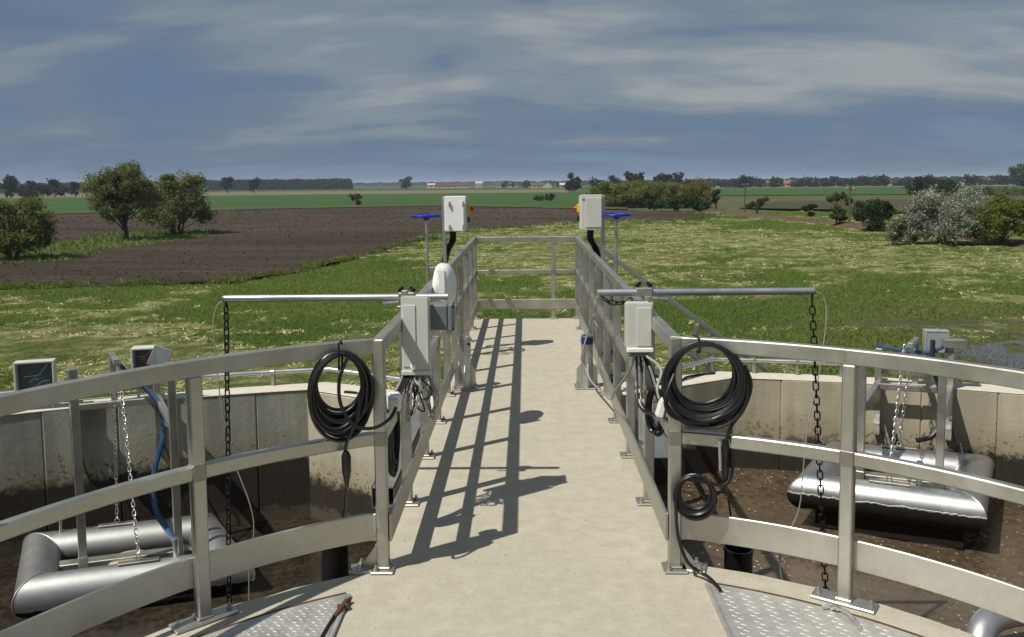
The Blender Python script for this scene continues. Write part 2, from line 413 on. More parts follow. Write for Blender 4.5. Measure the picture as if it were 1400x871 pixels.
def wet(x, y):
    d = np.exp(-((x-18)/6.0)**2 - ((y-22)/4.0)**2)*1.4 + .75*np.exp(-((x-13)/4)**2 - ((y-28)/1.0)**2)
    return np.clip(d + .5*(fbm(x/2.2, y/1.5, 44, 4)-.5) - .12, 0, 1)
def meadow_col(x, y):
    s = straw_mask(x, y)[:, None]
    g = fbm(x/4+9, y/4, 21, 4)[:, None]; g2 = fbm(x/15, y/12+4, 33, 3)[:, None]
    green = np.array([.082, .158, .022])*(1-g) + np.array([.190, .235, .045])*g
    green = green*(1-.45*sstep(.5, .7, g2)) + np.array([.17, .18, .055])*.45*sstep(.5, .7, g2)
    ee = sstep(.38, .62, fbm(x/.55, y/.45, 77, 3))[:, None]; st = (np.array([.20, .22, .06])*(1-ee) + np.array([.56, .53, .25])*ee)*(.75+.5*g)  # green to pale hay streaks; highlight and shade of the swaths put into the colour
    c = green*(1-s) + st*s
    w_ = wet(x, y)[:, None]; mud = np.array([.17, .145, .10])*(.7+.6*g)
    w_ = np.clip(w_*1.5*sstep(.30, .52, fbm(x/1.1, y/.8, 71, 4))[:, None], 0, 1)
    return c*(1-w_) + mud*w_
def pip(x, y, poly):
    ins = np.zeros(len(x), bool); n = len(poly)
    for i in range(n):
        x1, y1 = poly[i]; x2, y2 = poly[(i+1) % n]
        c = ((y1 > y) != (y2 > y)); ins ^= c & (x < (x2-x1)*(y-y1)/((y2-y1) if y2 != y1 else 1e-9)+x1)
    return ins
def col_attr(me, cols):
    a = me.color_attributes.new('Col', 'FLOAT_COLOR', 'POINT')
    d = np.ones((len(me.vertices), 4), np.float32); d[:, :3] = cols; a.data.foreach_set('color', d.ravel())
def np_mesh(name, verts, nper, mat, cols=None, smooth=False):
    n = len(verts)//nper; me = bpy.data.meshes.new(name)
    me.vertices.add(len(verts)); me.vertices.foreach_set('co', verts.astype(np.float32).ravel())
    me.loops.add(len(verts)); me.loops.foreach_set('vertex_index', np.arange(len(verts), dtype=np.int32))
    me.polygons.add(n); me.polygons.foreach_set('loop_start', np.arange(0, len(verts), nper, dtype=np.int32))
    me.polygons.foreach_set('loop_total', np.full(n, nper, np.int32)); me.update(calc_edges=True)
    if cols is not None: col_attr(me, cols)
    me.materials.append(mat); o = bpy.data.objects.new(name, me); C.objects.link(o); return o

# ------------------------------------------------------------------ land
def sheet(name, poly, z, mat, jit=0.0, step=4.0, seed=1):
    r = random.Random(seed); P = []
    n = len(poly)
    for i in range(n):
        a = V((*poly[i], 0)); b = V((*poly[(i+1) % n], 0)); L = (b-a).length; m = max(1, min(120, int(L/step))); o = V((-(b-a).y, (b-a).x, 0)).normalized()
        for q in range(m):
            t = q/m; p = a.lerp(b, t) + (o*r.uniform(-jit, jit) if q else V((0, 0, 0))); P.append((p.x, p.y, z))
    me = bpy.data.meshes.new(name); bm = bmesh.new(); f = bm.faces.new([bm.verts.new(p) for p in P])
    bmesh.ops.triangulate(bm, faces=[f]); bmesh.ops.recalc_face_normals(bm, faces=bm.faces)
    for fc in bm.faces:
        if fc.normal.z < 0: fc.normal_flip()
    bm.to_mesh(me); bm.free(); me.materials.append(mat); o = bpy.data.objects.new(name, me); C.objects.link(o)
    return tag(o, kind='structure')
bx = MB(); bx.add([(-6000, -3000, -3.32), (6000, -3000, -3.32), (6000, 8000, -3.32), (-6000, 8000, -3.32)], [(0, 1, 2, 3)])
tag(bx.build('ground', M_ROUGH, recalc=False), kind='structure')
# meadow: a finely divided sheet with low hummocks
xs = np.concatenate([np.arange(-75, -40, 1.2), np.arange(-40, 48, .36), np.arange(48, 75, 1.2)]); ys = np.concatenate([np.arange(-30, 12, 1.5), np.arange(12, 60, .3), np.arange(60, 135, .6)])
X, Yg = np.meshgrid(xs, ys); nx, ny = len(xs), len(ys); xf, yf = X.ravel(), Yg.ravel()
zf = GZ - .05 + .10*(fbm(xf/3, yf/3, 3, 4)-.5) + .10*straw_mask(xf, yf) + .16*straw_mask(xf, yf)*(fbm(xf/.9, yf/.7, 78, 3)-.4) - .30*wet(xf, yf)*np.exp(-((xf-17)/6.0)**2 - ((yf-21)/4.2)**2)
SOIL = [(-75, 37), (-40, 38.5), (-25.3, 39.6), (-14.4, 41.7), (-12.2, 48), (-10.9, 56.3), (-8.8, 72), (-6.4, 85), (5.4, 99), (21.6, 106), (29, 121),
        (22, 139), (8, 158), (-19.6, 186), (-60, 170), (-93, 150), (-140, 138), (-170, 90)]
zf = np.where(pip(xf, yf, SOIL), zf-.22, zf)
me = bpy.data.meshes.new('meadow')
idx = np.arange(nx*ny).reshape(ny, nx)
q = np.stack([idx[:-1, :-1], idx[:-1, 1:], idx[1:, 1:], idx[1:, :-1]], -1).reshape(-1, 4)
qc = (xf[q].mean(1), yf[q].mean(1))
keep = ~((np.hypot(qc[0], qc[1]+2) < 9.5))                       # the basin stands in it
q = q[keep]
me.vertices.add(nx*ny); me.vertices.foreach_set('co', np.stack([xf, yf, zf], 1).astype(np.float32).ravel())
me.loops.add(q.size); me.loops.foreach_set('vertex_index', q.ravel().astype(np.int32))
me.polygons.add(len(q)); me.polygons.foreach_set('loop_start', np.arange(0, q.size, 4, dtype=np.int32)); me.polygons.foreach_set('loop_total', np.full(len(q), 4, np.int32))
me.polygons.foreach_set('use_smooth', np.ones(len(q), bool)); me.update(calc_edges=True)
col_attr(me, meadow_col(xf, yf)); me.materials.append(M_MEADOW)
o = bpy.data.objects.new('meadow', me); C.objects.link(o); tag(o, kind='structure')

sheet('ploughed_field', SOIL, -3.165, M_SOIL, .8, 1.1, 3)
# grassy baulk with the trees
BAULK = [(-60, 45), (-36, 52), (-30, 55), (-33, 62), (-31.5, 70), (-31, 77), (-33, 88), (-40, 93), (-44, 86), (-40.5, 76), (-42, 66), (-44, 58), (-62, 52)]
sheet('grass_baulk', BAULK, -3.14, M_ROUGH, .4, 2, 4)
sheet('crop_field', [(-170, 140), (-93, 151.5), (-60, 172), (-19.6, 188), (8, 160), (18, 150), (20, 175), (26, 420), (-120, 440), (-420, 330), (-420, 140)], -3.10, M_CROP, 1.0, 6, 5)
sheet('field_margin', [(-150, 136), (-93, 149), (-60, 169), (-19.6, 185), (9, 156.5), (18, 148), (15, 160), (-19, 199), (-62, 184), (-95, 160), (-160, 146)], -3.04, M_ROUGH, 1.0, 3, 6)
sheet('stubble_field', [(-420, 336), (-120, 446), (26, 426), (30, 640), (-100, 700), (-600, 760), (-900, 500)], -3.12, M_PALE, 2, 20, 7)
sheet('far_crop_field', [(-600, 780), (-100, 720), (40, 650), (200, 900), (0, 1500), (-900, 1500)], -3.1, M_CROP, 2, 30, 8)
sheet('fallow_field', [(38, 150), (62, 128), (60, 100), (110, 95), (230, 150), (200, 215), (60, 200)], -3.1, M_FALLOW, .8, 5, 9)
sheet('crop_field', [(55, 290), (230, 250), (420, 360), (360, 520), (90, 560)], -3.1, M_CROP, 1, 8, 10)
sheet('stubble_field', [(90, 575), (380, 530), (800, 640), (900, 1000), (100, 1000)], -3.1, M_PALE, 1, 8, 11)
tr = MB(); TP = [(29.5, 134), (30.6, 122), (33, 100), (34.6, 84), (35.6, 70), (36.0, 58), (36.2, 44), (36, 20), (36, -20)]
vs_ = []; fs_ = []
for x, y in TP:
    for dx, dz in ((-1.7, -3.2), (-.7, -2.86), (.9, -2.86), (2.0, -3.2)): vs_.append((x+dx, y, dz))
for i in range(len(TP)-1):
    for kx in range(3): fs_.append((i*4+kx, i*4+kx+1, i*4+kx+5, i*4+kx+4))
tr.add(vs_, fs_); tag(tr.build('railway_bank', M_TRACK, recalc=True), kind='structure')
sheet('puddle', [(9, 13), (26, 13), (26, 29), (9, 29)], -3.255, M_PUDDLE)

# grass and hay
def blades(N, ymin, ymax, spread, hs, ws, lean, colf, filt, name, mat, label, cat, per=3, z0=GZ-.03, nv=3, powr=1.0):
    u = NP.random(N); y = ymin*(ymax/ymin)**(u**powr); x = (NP.random(N)*2-1)*(spread*y+5)
    k = filt(x, y); x, y = x[k], y[k]; n = len(x)
    sc = np.maximum(.8, y/42)
    col = colf(x, y)
    vv = []; cc = []
    for b in range(per):
        a = NP.random(n)*2*pi; la = NP.random(n)*2*pi; ln = lean*(.4+NP.random(n)); h = hs*sc**.45*(.55+.9*NP.random(n)); wd = ws*sc*(.6+.8*NP.random(n))
        ox = x + NP.normal(0, .06, n)*sc; oy = y + NP.normal(0, .06, n)*sc
        dx, dy = np.cos(a)*wd, np.sin(a)*wd
        p0 = np.stack([ox-dx, oy-dy, np.full(n, z0)], 1); p1 = np.stack([ox+dx, oy+dy, np.full(n, z0)], 1)
        p2 = np.stack([ox+np.cos(la)*ln*h, oy+np.sin(la)*ln*h, z0+h/np.sqrt(1+ln*ln*.4)], 1)
        vv.append(np.stack([p0, p1, p2], 1)); m = (.70+.6*NP.random((n, 1)))
        c = np.repeat((col*m)[:, None, :], 3, 1); cc.append(c)
    o = np_mesh(name, np.concatenate(vv).reshape(-1, 3), 3, mat, np.concatenate(cc).reshape(-1, 3))
    return tag(o, label, cat, kind='stuff')
def on_meadow(x, y):
    return (~pip(x, y, SOIL)) & (np.hypot(x, y+2) > 10.6) & (NP.random(len(x)) > wet(x, y)*1.7) & (np.abs(x-35.2) > 1.5)
def grass_col(x, y):
    c = meadow_col(x, y); s = straw_mask(x, y)[:, None]
    return c*(1-.2*s)
blades(250000, 11, 130, .72, .105, .013, .9, grass_col, lambda x, y: on_meadow(x, y) & (NP.random(len(x)) > straw_mask(x, y)*.55), 'meadow_grass', M_GRASS,
       'green meadow grass growing between the basin and the ploughed soil', 'grass', 3)
def hay_col(x, y):
    t = NP.random((len(x), 1)); return np.array([.30, .29, .09])*(1-t) + np.array([.60, .57, .29])*t
blades(120000, 14, 128, .70, .09, .030, 2.4, hay_col, lambda x, y: on_meadow(x, y) & (NP.random(len(x)) < straw_mask(x, y)*.95), 'cut_hay', M_HAY,
       'pale yellow cut hay lying in ragged swaths over the meadow', 'hay', 3, GZ+.01)
def baulk_col(x, y):
    g = fbm(x/3, y/3, 8, 3)[:, None]; return np.array([.085, .155, .026])*(1-g) + np.array([.17, .22, .05])*g
blades(60000, 42, 97, .95, .22, .028, .7, baulk_col, lambda x, y: pip(x, y, BAULK) | pip(x+.8*NP.random(len(x)), y+.9, BAULK) | pip(x-.9*NP.random(len(x)), y-.7, BAULK), 'baulk_grass', M_GRASS, 'tall green grass on the strip under the field trees', 'grass', 2, -3.16)

def near_edge(x, y):
    k = np.zeros(len(x), bool)
    for dx, dy in ((.9, -.9), (-.9, -.9), (.4, -1.4), (1.2, 0)): k |= ~pip(x+dx, y+dy, SOIL)
    return pip(x, y, SOIL) & k & (y < 130) & (fbm(x/1.5, y/1.5, 61, 3) > .42)
blades(260000, 35, 130, .72, .20, .022, .7, lambda x, y: meadow_col(x, y)*.8, near_edge, 'field_edge_weeds', M_GRASS, 'ragged weeds along the near edge of the ploughed soil', 'weeds', 3, -3.17)
# clods on the ploughed soil
n = 20000; y = 37*(170/37)**NP.random(n); x = (NP.random(n)*2-1)*(.8*y+4); k_ = pip(x, y, SOIL) & ~pip(x, y, BAULK); x, y = x[k_], y[k_]; n = len(x)
s_ = (.04+.09*NP.random(n)**2)*np.maximum(1, y/60); base = np.stack([x, y, np.full(n, -3.165)], 1)
ang = NP.random(n)*6.28; tri = [np.stack([np.cos(ang+q*2.094)*s_*1.3, np.sin(ang+q*2.094)*s_, np.zeros(n)], 1) for q in range(3)]
top = np.stack([NP.normal(0, .25, n)*s_, NP.normal(0, .25, n)*s_, s_*(.5+.4*NP.random(n))], 1)
vv = np.concatenate([np.stack([base+tri[q], base+tri[(q+1) % 3], base+top], 1) for q in range(3)]).reshape(-1, 3)
tag(np_mesh('soil_clods', vv, 3, M_SOIL), 'brown clods scattered over the ploughed soil', 'soil', kind='stuff')

# ------------------------------------------------------------------ trees and shrubs
def leaf_mesh(name, pts, size, cols, mat=M_LEAF, flat=0.0):
    n = len(pts)
    a = NP.normal(size=(n, 3)); a[:, 2] *= (1-flat); a /= np.linalg.norm(a, axis=1)[:, None]
    b = NP.normal(size=(n, 3)); b -= a*(a*b).sum(1)[:, None]; b /= np.linalg.norm(b, axis=1)[:, None]
    s = size*(.55+.9*NP.random((n, 1))); e = .55+.5*NP.random((n, 1))
    q = np.stack([pts-a*s, pts-b*s*e, pts+a*s, pts+b*s*e], 1)
    return np_mesh(name, q.reshape(-1, 3), 4, mat, np.repeat(cols[:, None, :], 4, 1).reshape(-1, 3))
def tree(name, label, cat, x, y, h, rx, trunk, lobes, nleaf, lsize, c0, c1, seed, group=None, stems=1, low=.30, gap=.6, z=-3.06, shape=1.0, flower=None):
    r = random.Random(seed); g = np.random.default_rng(seed)
    t = thing(name, label, cat, group, (x, y, z))
    wood = MB(); L = []
    for i in range(lobes):
        a = r.uniform(0, 2*pi); rr = sqrt(r.random())*.86*rx; u = r.random()
        zc = h*(low + (1-low)*(.12+.74*u)); k = sqrt(max(.05, 1 - abs((zc/h-low)/(1-low)*1.0-.42)**2*1.6))*shape
        L.append((V((cos(a)*rr*k, sin(a)*rr*k, zc)), r.uniform(.17, .36)*rx*(.7+.3*k)))
    bases = [V((r.uniform(-.25, .25)*(stems > 1)*rx*.6, r.uniform(-.2, .2)*(stems > 1)*rx*.6, -.15)) for _ in range(stems)]
    tops = []
    for b in bases:
        top = V((b.x*1.8 + r.uniform(-.1, .1)*rx, b.y*1.8 + r.uniform(-.1, .1)*rx, h*.72)); tops.append((b, top))
        P = [b.lerp(top, q/6) + V((r.uniform(-1, 1), r.uniform(-1, 1), 0))*(.02*h if 0 < q else 0) for q in range(7)]
        wood.tube(P, [trunk*(1-.8*q/6)*(1.35 if q == 0 else 1) for q in range(7)], 7)
    for c, lr in L:
        b, top = min(tops, key=lambda bt: (bt[1].xy-c.xy).length)
        q = min(.95, max(.12, (c.z/h-.18))); s0 = b.lerp(top, q); m = s0.lerp(c, .55) + V((r.uniform(-1, 1), r.uniform(-1, 1), r.uniform(-.2, .6)))*lr*.3
        wood.tube([s0, m, c, c + V((r.uniform(-1, 1), r.uniform(-1, 1), r.uniform(0, 1)))*lr*.9], [trunk*.38, trunk*.25, trunk*.14, trunk*.05], 5)
        for _ in range(3):
            e = c + V((r.uniform(-1, 1), r.uniform(-1, 1), r.uniform(-.4, 1))).normalized()*lr
            wood.tube([m, c.lerp(e, .5), e], [trunk*.14, trunk*.10, trunk*.03], 4)
    wo = wood.build('trunk', M_BARK, t, recalc=False)
    per = nleaf//lobes; pts = []; cols = []
    for c, lr in L:
        sub = 11 + int(lr*3); cl = []
        d = g.normal(size=(sub, 3)); d /= np.linalg.norm(d, axis=1)[:, None]; cl = np.array(c) + d*lr*(g.random((sub, 1))**.4)*np.array([1, 1, .8])
        w_ = g.integers(0, sub, per); p = cl[w_] + g.normal(size=(per, 3))*lr*.21*gap/.6*np.array([1, 1, .8])
        pts.append(p); base = np.array(c0)*(1-r.random()) ; tt = np.clip(r.random()*.6 + g.random((per, 1))*.5, 0, 1)
        cc = np.array(c0)*(1-tt) + np.array(c1)*tt
        if flower is not None:
            fl = (g.random((per, 1)) < flower[0])*1.0; cc = cc*(1-fl) + np.array(flower[1])*(.8+.3*g.random((per, 1)))*fl
        cols.append(cc)
    pts = np.concatenate(pts); pts[:, 2] = np.maximum(pts[:, 2], .05)
    cr = leaf_mesh('crown', pts, lsize, np.concatenate(cols)); cr.parent = t
    return t
FG = 'trees on the grass strip in the ploughed field'
OL0, OL1 = (.098, .118, .040), (.21, .235, .088)
tree('field_tree', 'tall round-crowned tree with a single dark trunk on the grass strip', 'tree', -36.7, 76, 7.2, 3.2,   .21, 44, 26000, .078, OL0, (.21, .245, .090), 3, None, 1, .22, .72)
tree('field_tree', 'broad many-stemmed tree beside the taller round tree on the grass strip', 'tree', -35.8, 84.5, 6.3, 3.7, .14, 44, 26000, .085, OL0, OL1, 5, None, 4, .14, .74)
tree('field_shrub', 'low spreading leafy tree at the near end of the grass strip', 'tree', -34.8, 55.8, 4.2, 2.9, .13, 34, 20000, .070, (.085, .108, .030), (.185, .21, .065), 8, None, 3, .08, .75)
tree('blossoming_shrub', 'large grey-white blossoming bush beside the railway bank', 'bush', 30.9, 62.0, 4.4, 2.75, .10, 46, 30000, .052, (.085, .11, .06), (.17, .20, .12), 12, None, 5, .08, .62, -3.15, 1.0, (.46, (.50, .52, .44)))
tree('blossoming_shrub', 'small pale blossoming bush at the foot of the large white one', 'bush', 28.3, 62.2, 2.4, 1.9, .06, 13, 10000, .058, (.09, .12, .06), (.17, .20, .11), 14, None, 4, .06, .62, -3.15, 1.0, (.25, (.40, .42, .32)))
tree('leafy_shrub', 'bright yellow-green bush right of the white blossoming bush', 'bush', 34.2, 60.5, 3.7, 2.3, .09, 34, 18000, .06, (.085, .110, .018), (.19, .22, .045), 16, None, 4, .06, .7, -3.15)
tree('leafy_shrub', 'dark green rounded bush behind the white blossoming bush', 'bush', 33.0, 79, 2.9, 2.5, .09, 14, 12000, .085, (.025, .050, .013), (.065, .095, .026), 18, None, 4, .04, .7, -3.15)
tree('leafy_shrub', 'slender olive bush growing round the wooden pole', 'bush', 33.2, 89, 3.8, 1.35, .08, 12, 7000, .085, (.055, .070, .020), (.115, .135, .040), 20, None, 3, .06, .7, -3.15)
tree('leafy_shrub', 'low dark olive bush alone left of the wooden pole', 'bush', 37.8, 112, 1.7, 1.1, .05, 7, 3000, .10, (.03, .045, .014), (.07, .085, .028), 22, None, 3, .05, .6, -3.15)
tree('leafy_shrub', 'small loose bush on the far side of the railway bank', 'bush', 34.2, 124, 2.7, 1.8, .06, 8, 3600, .11, (.05, .06, .02), (.10, .11, .035), 23, None, 3, .08, .6, -3.15)
def pole(x, y, h, lab):
    t = thing('utility_pole', lab, 'pole', None, (x, y, -3.2))
    m = MB(); m.tube([(0, 0, -.3), (0, 0, h*.5), (.03, 0, h)], [.13, .11, .09], 8); m.build('post', M_POLE, t)
    m = MB(); m.box((0, 0, h-.3), (.9, .08, .09)); m.build('crossarm', M_POLE, t)
    for sx in (-.38, .38):
        m = MB(); m.lathe([(.03, 0), (.05, .03), (.03, .07), (.045, .1), (.02, .14)], (sx, 0, h-.255), 8); m.build('insulator', M_WHITE, t)
pole(33.9, 88, 4.2, 'short wooden pole standing in the slender olive bush'); pole(33.4, 128, 4.6, 'distant wooden pole in the fallow field left of the bushes')
# scrub hedge beyond the soil on the right
HG = 'scrub hedge beyond the ploughed field'
r = random.Random(40)
hedge = [((px-718)/1142*d, d, h) for px, d, h in ((822, 172, 4.2), (835, 166, 4.8), (849, 170, 5.2), (863, 163, 4.6), (878, 168, 5.2), (893, 162, 4.8), (925, 160, 5.0), (908, 164, 4.9), (940, 166, 5.4), (870, 180, 5.6), (947, 158, 4.6))]
for i, (x, y, h) in enumerate(hedge):
    br = i in (8, 10)
    lab = 'tall brownish-yellow budding shrub at the end of the scrub hedge' if br else 'olive green scrub tree in the hedge beyond the ploughed field'
    tree('hedge_tree', lab, 'tree', x, y, h, 3.0, .08, 22, 9000, .14, (.120, .138, .034) if not br else (.115, .105, .027), (.225, .245, .068) if not br else (.235, .195, .05), 50+i, HG if not br else 'brownish shrubs at the hedge end', 3, .0, 1.15, -3.15)
for i, (x, y, h, rx) in enumerate([(25.5, 141, 2.2, 2.6), (29.0, 138, 2.4, 2.6), (22.3, 144, 1.8, 2.2)]):
    tree('hedge_shrub', 'low dark green shrub in front of the scrub hedge', 'bush', x, y, h, rx, .06, 9, 5000, .13, (.028, .060, .015), (.07, .12, .03), 80+i, 'dark shrubs before the hedge', 3, .03, .62, -3.15)
tree('hedge_tree', 'sparse small tree at the far end of the dark shrubs', 'tree', 33.4, 148, 4.0, 1.7, .09, 8, 1700, .15, (.05, .058, .022), (.10, .11, .04), 90, None, 2, .2, .7, -3.15)
def far_tree(px, d, h, rx, lab, seed, c0=(.022, .036, .016), c1=(.052, .070, .030), n=1500, low=.2, grp=None, cat='tree', name='distant_tree', fl=None, dz=0):
    x = (px-718)/1142*d
    return tree(name, lab, cat, x, d, h, rx, .03*h, 13, n, h*1.9/sqrt(n), c0, c1, seed, grp, 1, low, 1.15, -3.2+dz, 1.0, fl)
far_tree(783, 430, 9.8, 4.6, 'tall dark lone tree beyond the right cabinet', 101, low=.12)
far_tree(737, 226, 1.7, 1.5, 'small round bush in the crop, the lower of a pair', 102, cat='bush', low=.02, n=900); far_tree(752, 224, 2.2, 1.6, 'small round bush in the crop, the taller of a pair', 103, cat='bush', low=.02, n=900)
far_tree(486, 200, 2.9, 1.5, 'lone brownish bush at the crop margin', 104, (.05, .06, .02), (.09, .10, .04), cat='bush', low=.02, n=900)
far_tree(310, 560, 11, 4.2, 'upright dark tree before the long wood, first of two', 105); far_tree(346, 570, 10.5, 4.2, 'rounded dark tree before the long wood, second of two', 106)
far_tree(556, 900, 13.5, 7.8, 'broad round dark tree left of the red roofs', 107, low=.02)
LG = 'tree row at the far left'
for i, (px, d, h, rx) in enumerate([(10, 420, 11.5, 5), (-14, 440, 9, 5), (40, 430, 9, 4), (54, 440, 8, 4), (71, 420, 9.5, 4.8), (100, 450, 8.5, 3.6), (84, 460, 7, 4), (25, 460, 7, 4)]):
    far_tree(px, d, h, rx, 'dark tree of the row far beyond the grass strip', 110+i, grp=LG, low=.04)
VG = 'trees round the distant village'
r = random.Random(66)
for i in range(64):
    px = 952 + i*6.9 + r.uniform(-4, 4); d = r.uniform(600, 690); h = r.uniform(4.0, 8.2)
    if i % 9 in (0,): h *= 1.25
    pale = r.random() < .22
    if pale: h *= .8
    far_tree(px, d, h, h*r.uniform(.55, 1.0), ('greyish blossoming tree among the village gardens' if pale else 'dark tree in the belt round the distant village'), 200+i, *(((.09, .10, .07), (.17, .18, .13)) if pale else ((.024, .038, .018), (.055, .070, .034))), n=500, low=.0, grp=VG+(' in blossom' if pale else ''))
for i in range(9):
    px = [815, 838, 866, 905, 932, 720, 700, 764, 690][i]; d = [520, 560, 480, 430, 450, 900, 950, 880, 900][i]; h = [8, 9, 10.5, 9, 10, 8, 6, 7, 7][i]
    far_tree(px, d, h, h*.6, 'dark distant tree showing over the scrub hedge' if i < 5 else 'small dark tree among the distant farm buildings', 260+i, n=500, low=.05, grp='trees over the hedge' if i < 5 else 'farm trees')
for i, (px, d, h, rx) in enumerate([(1382, 520, 12.5, 6.5), (1400, 530, 14, 7.5), (1418, 520, 12, 7)]):
    far_tree(px, d, h, rx, 'grey-green spreading tree clump where the village belt ends', 280+i, (.06, .085, .045), (.12, .15, .085), 1600, .02, 'grey-green tree clump')
for i, (px, d, h, rx) in enumerate([(1245, 262, 4.6, 4), (1262, 258, 5.6, 4.2), (1280, 256, 5.6, 4.4), (1297, 262, 4.8, 3.8)]):
    far_tree(px, d, h, rx, 'dense dark green bush in the clump behind the blossoming bush', 290+i, (.022, .042, .012), (.05, .078, .022), 1600, .02, 'dark bushes in the fields', 'bush')
for i, (px, d, h, rx) in enumerate([(1330, 250, 2.2, 3.5), (1355, 240, 2.4, 4), (1395, 235, 2.8, 4.5)]):
    far_tree(px, d, h, rx, 'low field bush along the boundary strip', 296+i, (.05, .065, .02), (.09, .11, .035), 900, .01, 'low boundary bushes', 'bush')
# far woods: one mass each
def wood(px0, px1, d, h, lab, seed, c0=(.020, .034, .018), c1=(.046, .062, .032), dep=40):
    g = np.random.default_rng(seed); n = int((px1-px0)*70)
    px = px0 + (px1-px0)*g.random(n); dd = d + dep*g.random(n); x = (px-718)/1142*dd
    hh = h*((.90 if seed < 303 else .66) + (.16 if seed < 303 else .5)*fbm(px/5, px*0+1, seed, 3))*np.clip(np.minimum(px-px0, px1-px)/5+.55, 0, 1); z = -3.2 + hh*(g.random(n)**.75)
    tt = g.random((n, 1))*.6 + .4*vnoise(px/4, z/3, seed)[:, None]
    o = leaf_mesh('distant_wood', np.stack([x, dd, z], 1), h*.085, np.array(c0)*(1-tt)+np.array(c1)*tt)
    # a dark core so the wood is closed
    tag(o, lab, 'wood', kind='stuff')
wood(262, 482, 980, 12.5, 'long dark straight-edged wood on the left skyline', 301)
wood(-40, 128, 990, 11, 'dark wood behind the row of trees on the far left', 302)
wood(482, 700, 2200, 12, 'thin bluish wood along the horizon beyond the farm', 303, dep=80)
wood(690, 980, 1500, 10, 'thin dark wood along the horizon behind the scrub hedge', 304, dep=80)
wood(960, 1460, 1000, 8.5, 'low dark wood behind the village gardens', 305, dep=60)

# ------------------------------------------------------------------ far buildings
def house(px, d, wdt, dep, hw, hr, lab, roof, wall=M_WALLW, rz=0, nwin=2, chim=True, grp=None, cat='house', name='house'):
    t = thing(name, lab, cat, grp, ((px-718)/1142*d, d, -3.2), rz)
    m = MB(); m.prism([(-dep/2, 0), (dep/2, 0), (dep/2, hw), (0, hw+hr), (-dep/2, hw)], -wdt/2, wdt/2, Matrix(((0, 0, 1), (1, 0, 0), (0, 1, 0)))); m.build('wall', wall, t)
    m = MB()
    for s in (-1, 1):
        a, b = V((0, 0, hw+hr+.12)), V((0, s*(dep/2+.4), hw-.4*hr/(dep/2)+.12))
        m.add([a+V((-wdt/2-.3, 0, 0)), a+V((wdt/2+.3, 0, 0)), b+V((wdt/2+.3, 0, 0)), b+V((-wdt/2-.3, 0, 0)),
               a+V((-wdt/2-.3, 0, -.1)), a+V((wdt/2+.3, 0, -.1)), b+V((wdt/2+.3, 0, -.1)), b+V((-wdt/2-.3, 0, -.1))],
              [(0, 1, 2, 3), (7, 6, 5, 4), (0, 4, 5, 1), (1, 5, 6, 2), (2, 6, 7, 3), (3, 7, 4, 0)])
    ro = m.build('roof', roof, t)
    if chim: m = MB(); m.box((wdt*.22, 0, hw+hr+.3), (.6, .6, 1.4)); m.build('chimney', roof, ro)
    for i in range(nwin):
        m = MB(); m.box((-wdt/2+wdt*(i+.5)/nwin, -dep/2-.02, hw*.52), (min(1.3, wdt/nwin*.5), .1, 1.3)); m.build('window', M_GLASS, t)
    m = MB(); m.box((wdt*.04, -dep/2-.02, 1.0), (1.0, .12, 2.0)); m.build('door', M_POLE, t)
house(612, 1000, 36, 12, 3.0, 2.8, 'long farm building with a dark red roof on the horizon', M_ROOFRED, nwin=6, chim=False, cat='barn', name='farm_building')
house(590, 985, 9, 8, 4.2, 1.6, 'small white farm shed left of the red-roofed building', M_WALLW, nwin=1, chim=False, cat='barn', name='farm_building')
house(637, 980, 9, 8, 3.6, 2.0, 'pale farmhouse with a red roof at the right end of the farm', M_ROOFRED)
house(655, 990, 8, 8, 5.5, 2.0, 'tall narrow white farmhouse standing right of the farm', M_WALLW, chim=False)
house(692, 1050, 26, 10, 3, 2.4, 'long grey-roofed shed right of the farm', M_POLE, nwin=4, chim=False, cat='barn', name='farm_building')
house(748, 800, 10, 8, 3.4, 2.8, 'white gabled house left of the tall lone tree', M_POLE, rz=pi/2)
house(769, 820, 6, 6, 3, 2, 'small white cottage close to the lone tree', M_WALLW, chim=False); house(735, 820, 13, 8, 3, 2.6, 'grey-roofed house left of the white gable', M_POLE)
for i, (px, d, wd_, hw, hr) in enumerate([(1062, 700, 10, 2.8, 3), (1075, 720, 8, 2.6, 2.6), (1101, 690, 9, 3.6, 3.6), (1128, 730, 8, 2.6, 2.6), (1045, 730, 8, 2.6, 2.4), (1205, 740, 8, 2.8, 2.6)]):
    house(px, d, wd_, 8, hw, hr, ['long low house with orange roof in the village', 'small cottage with orange roof beside the long low house', 'tall house with pale orange gable in the village', 'half-hidden red-roofed cottage right of the tall gable house', 'red-roofed cottage at the left end of the village', 'orange-roofed cottage between the garden trees'][i], M_ROOF, rz=[0, 0, pi/2, 0, 0, 0][i])
for i, (px, d, wd_, hw, hr) in enumerate([(1316, 720, 8, 2.8, 2.6), (1338, 740, 8, 3.0, 2.4), (1356, 730, 8, 3.0, 2.6)]):
    house(px, d, wd_, 8, hw, hr, ['house with brown roof beside the dark field bushes', 'house with orange walls between two brown roofs', 'brown-roofed house nearest the grey-green tree clump'][i], M_ROOF)
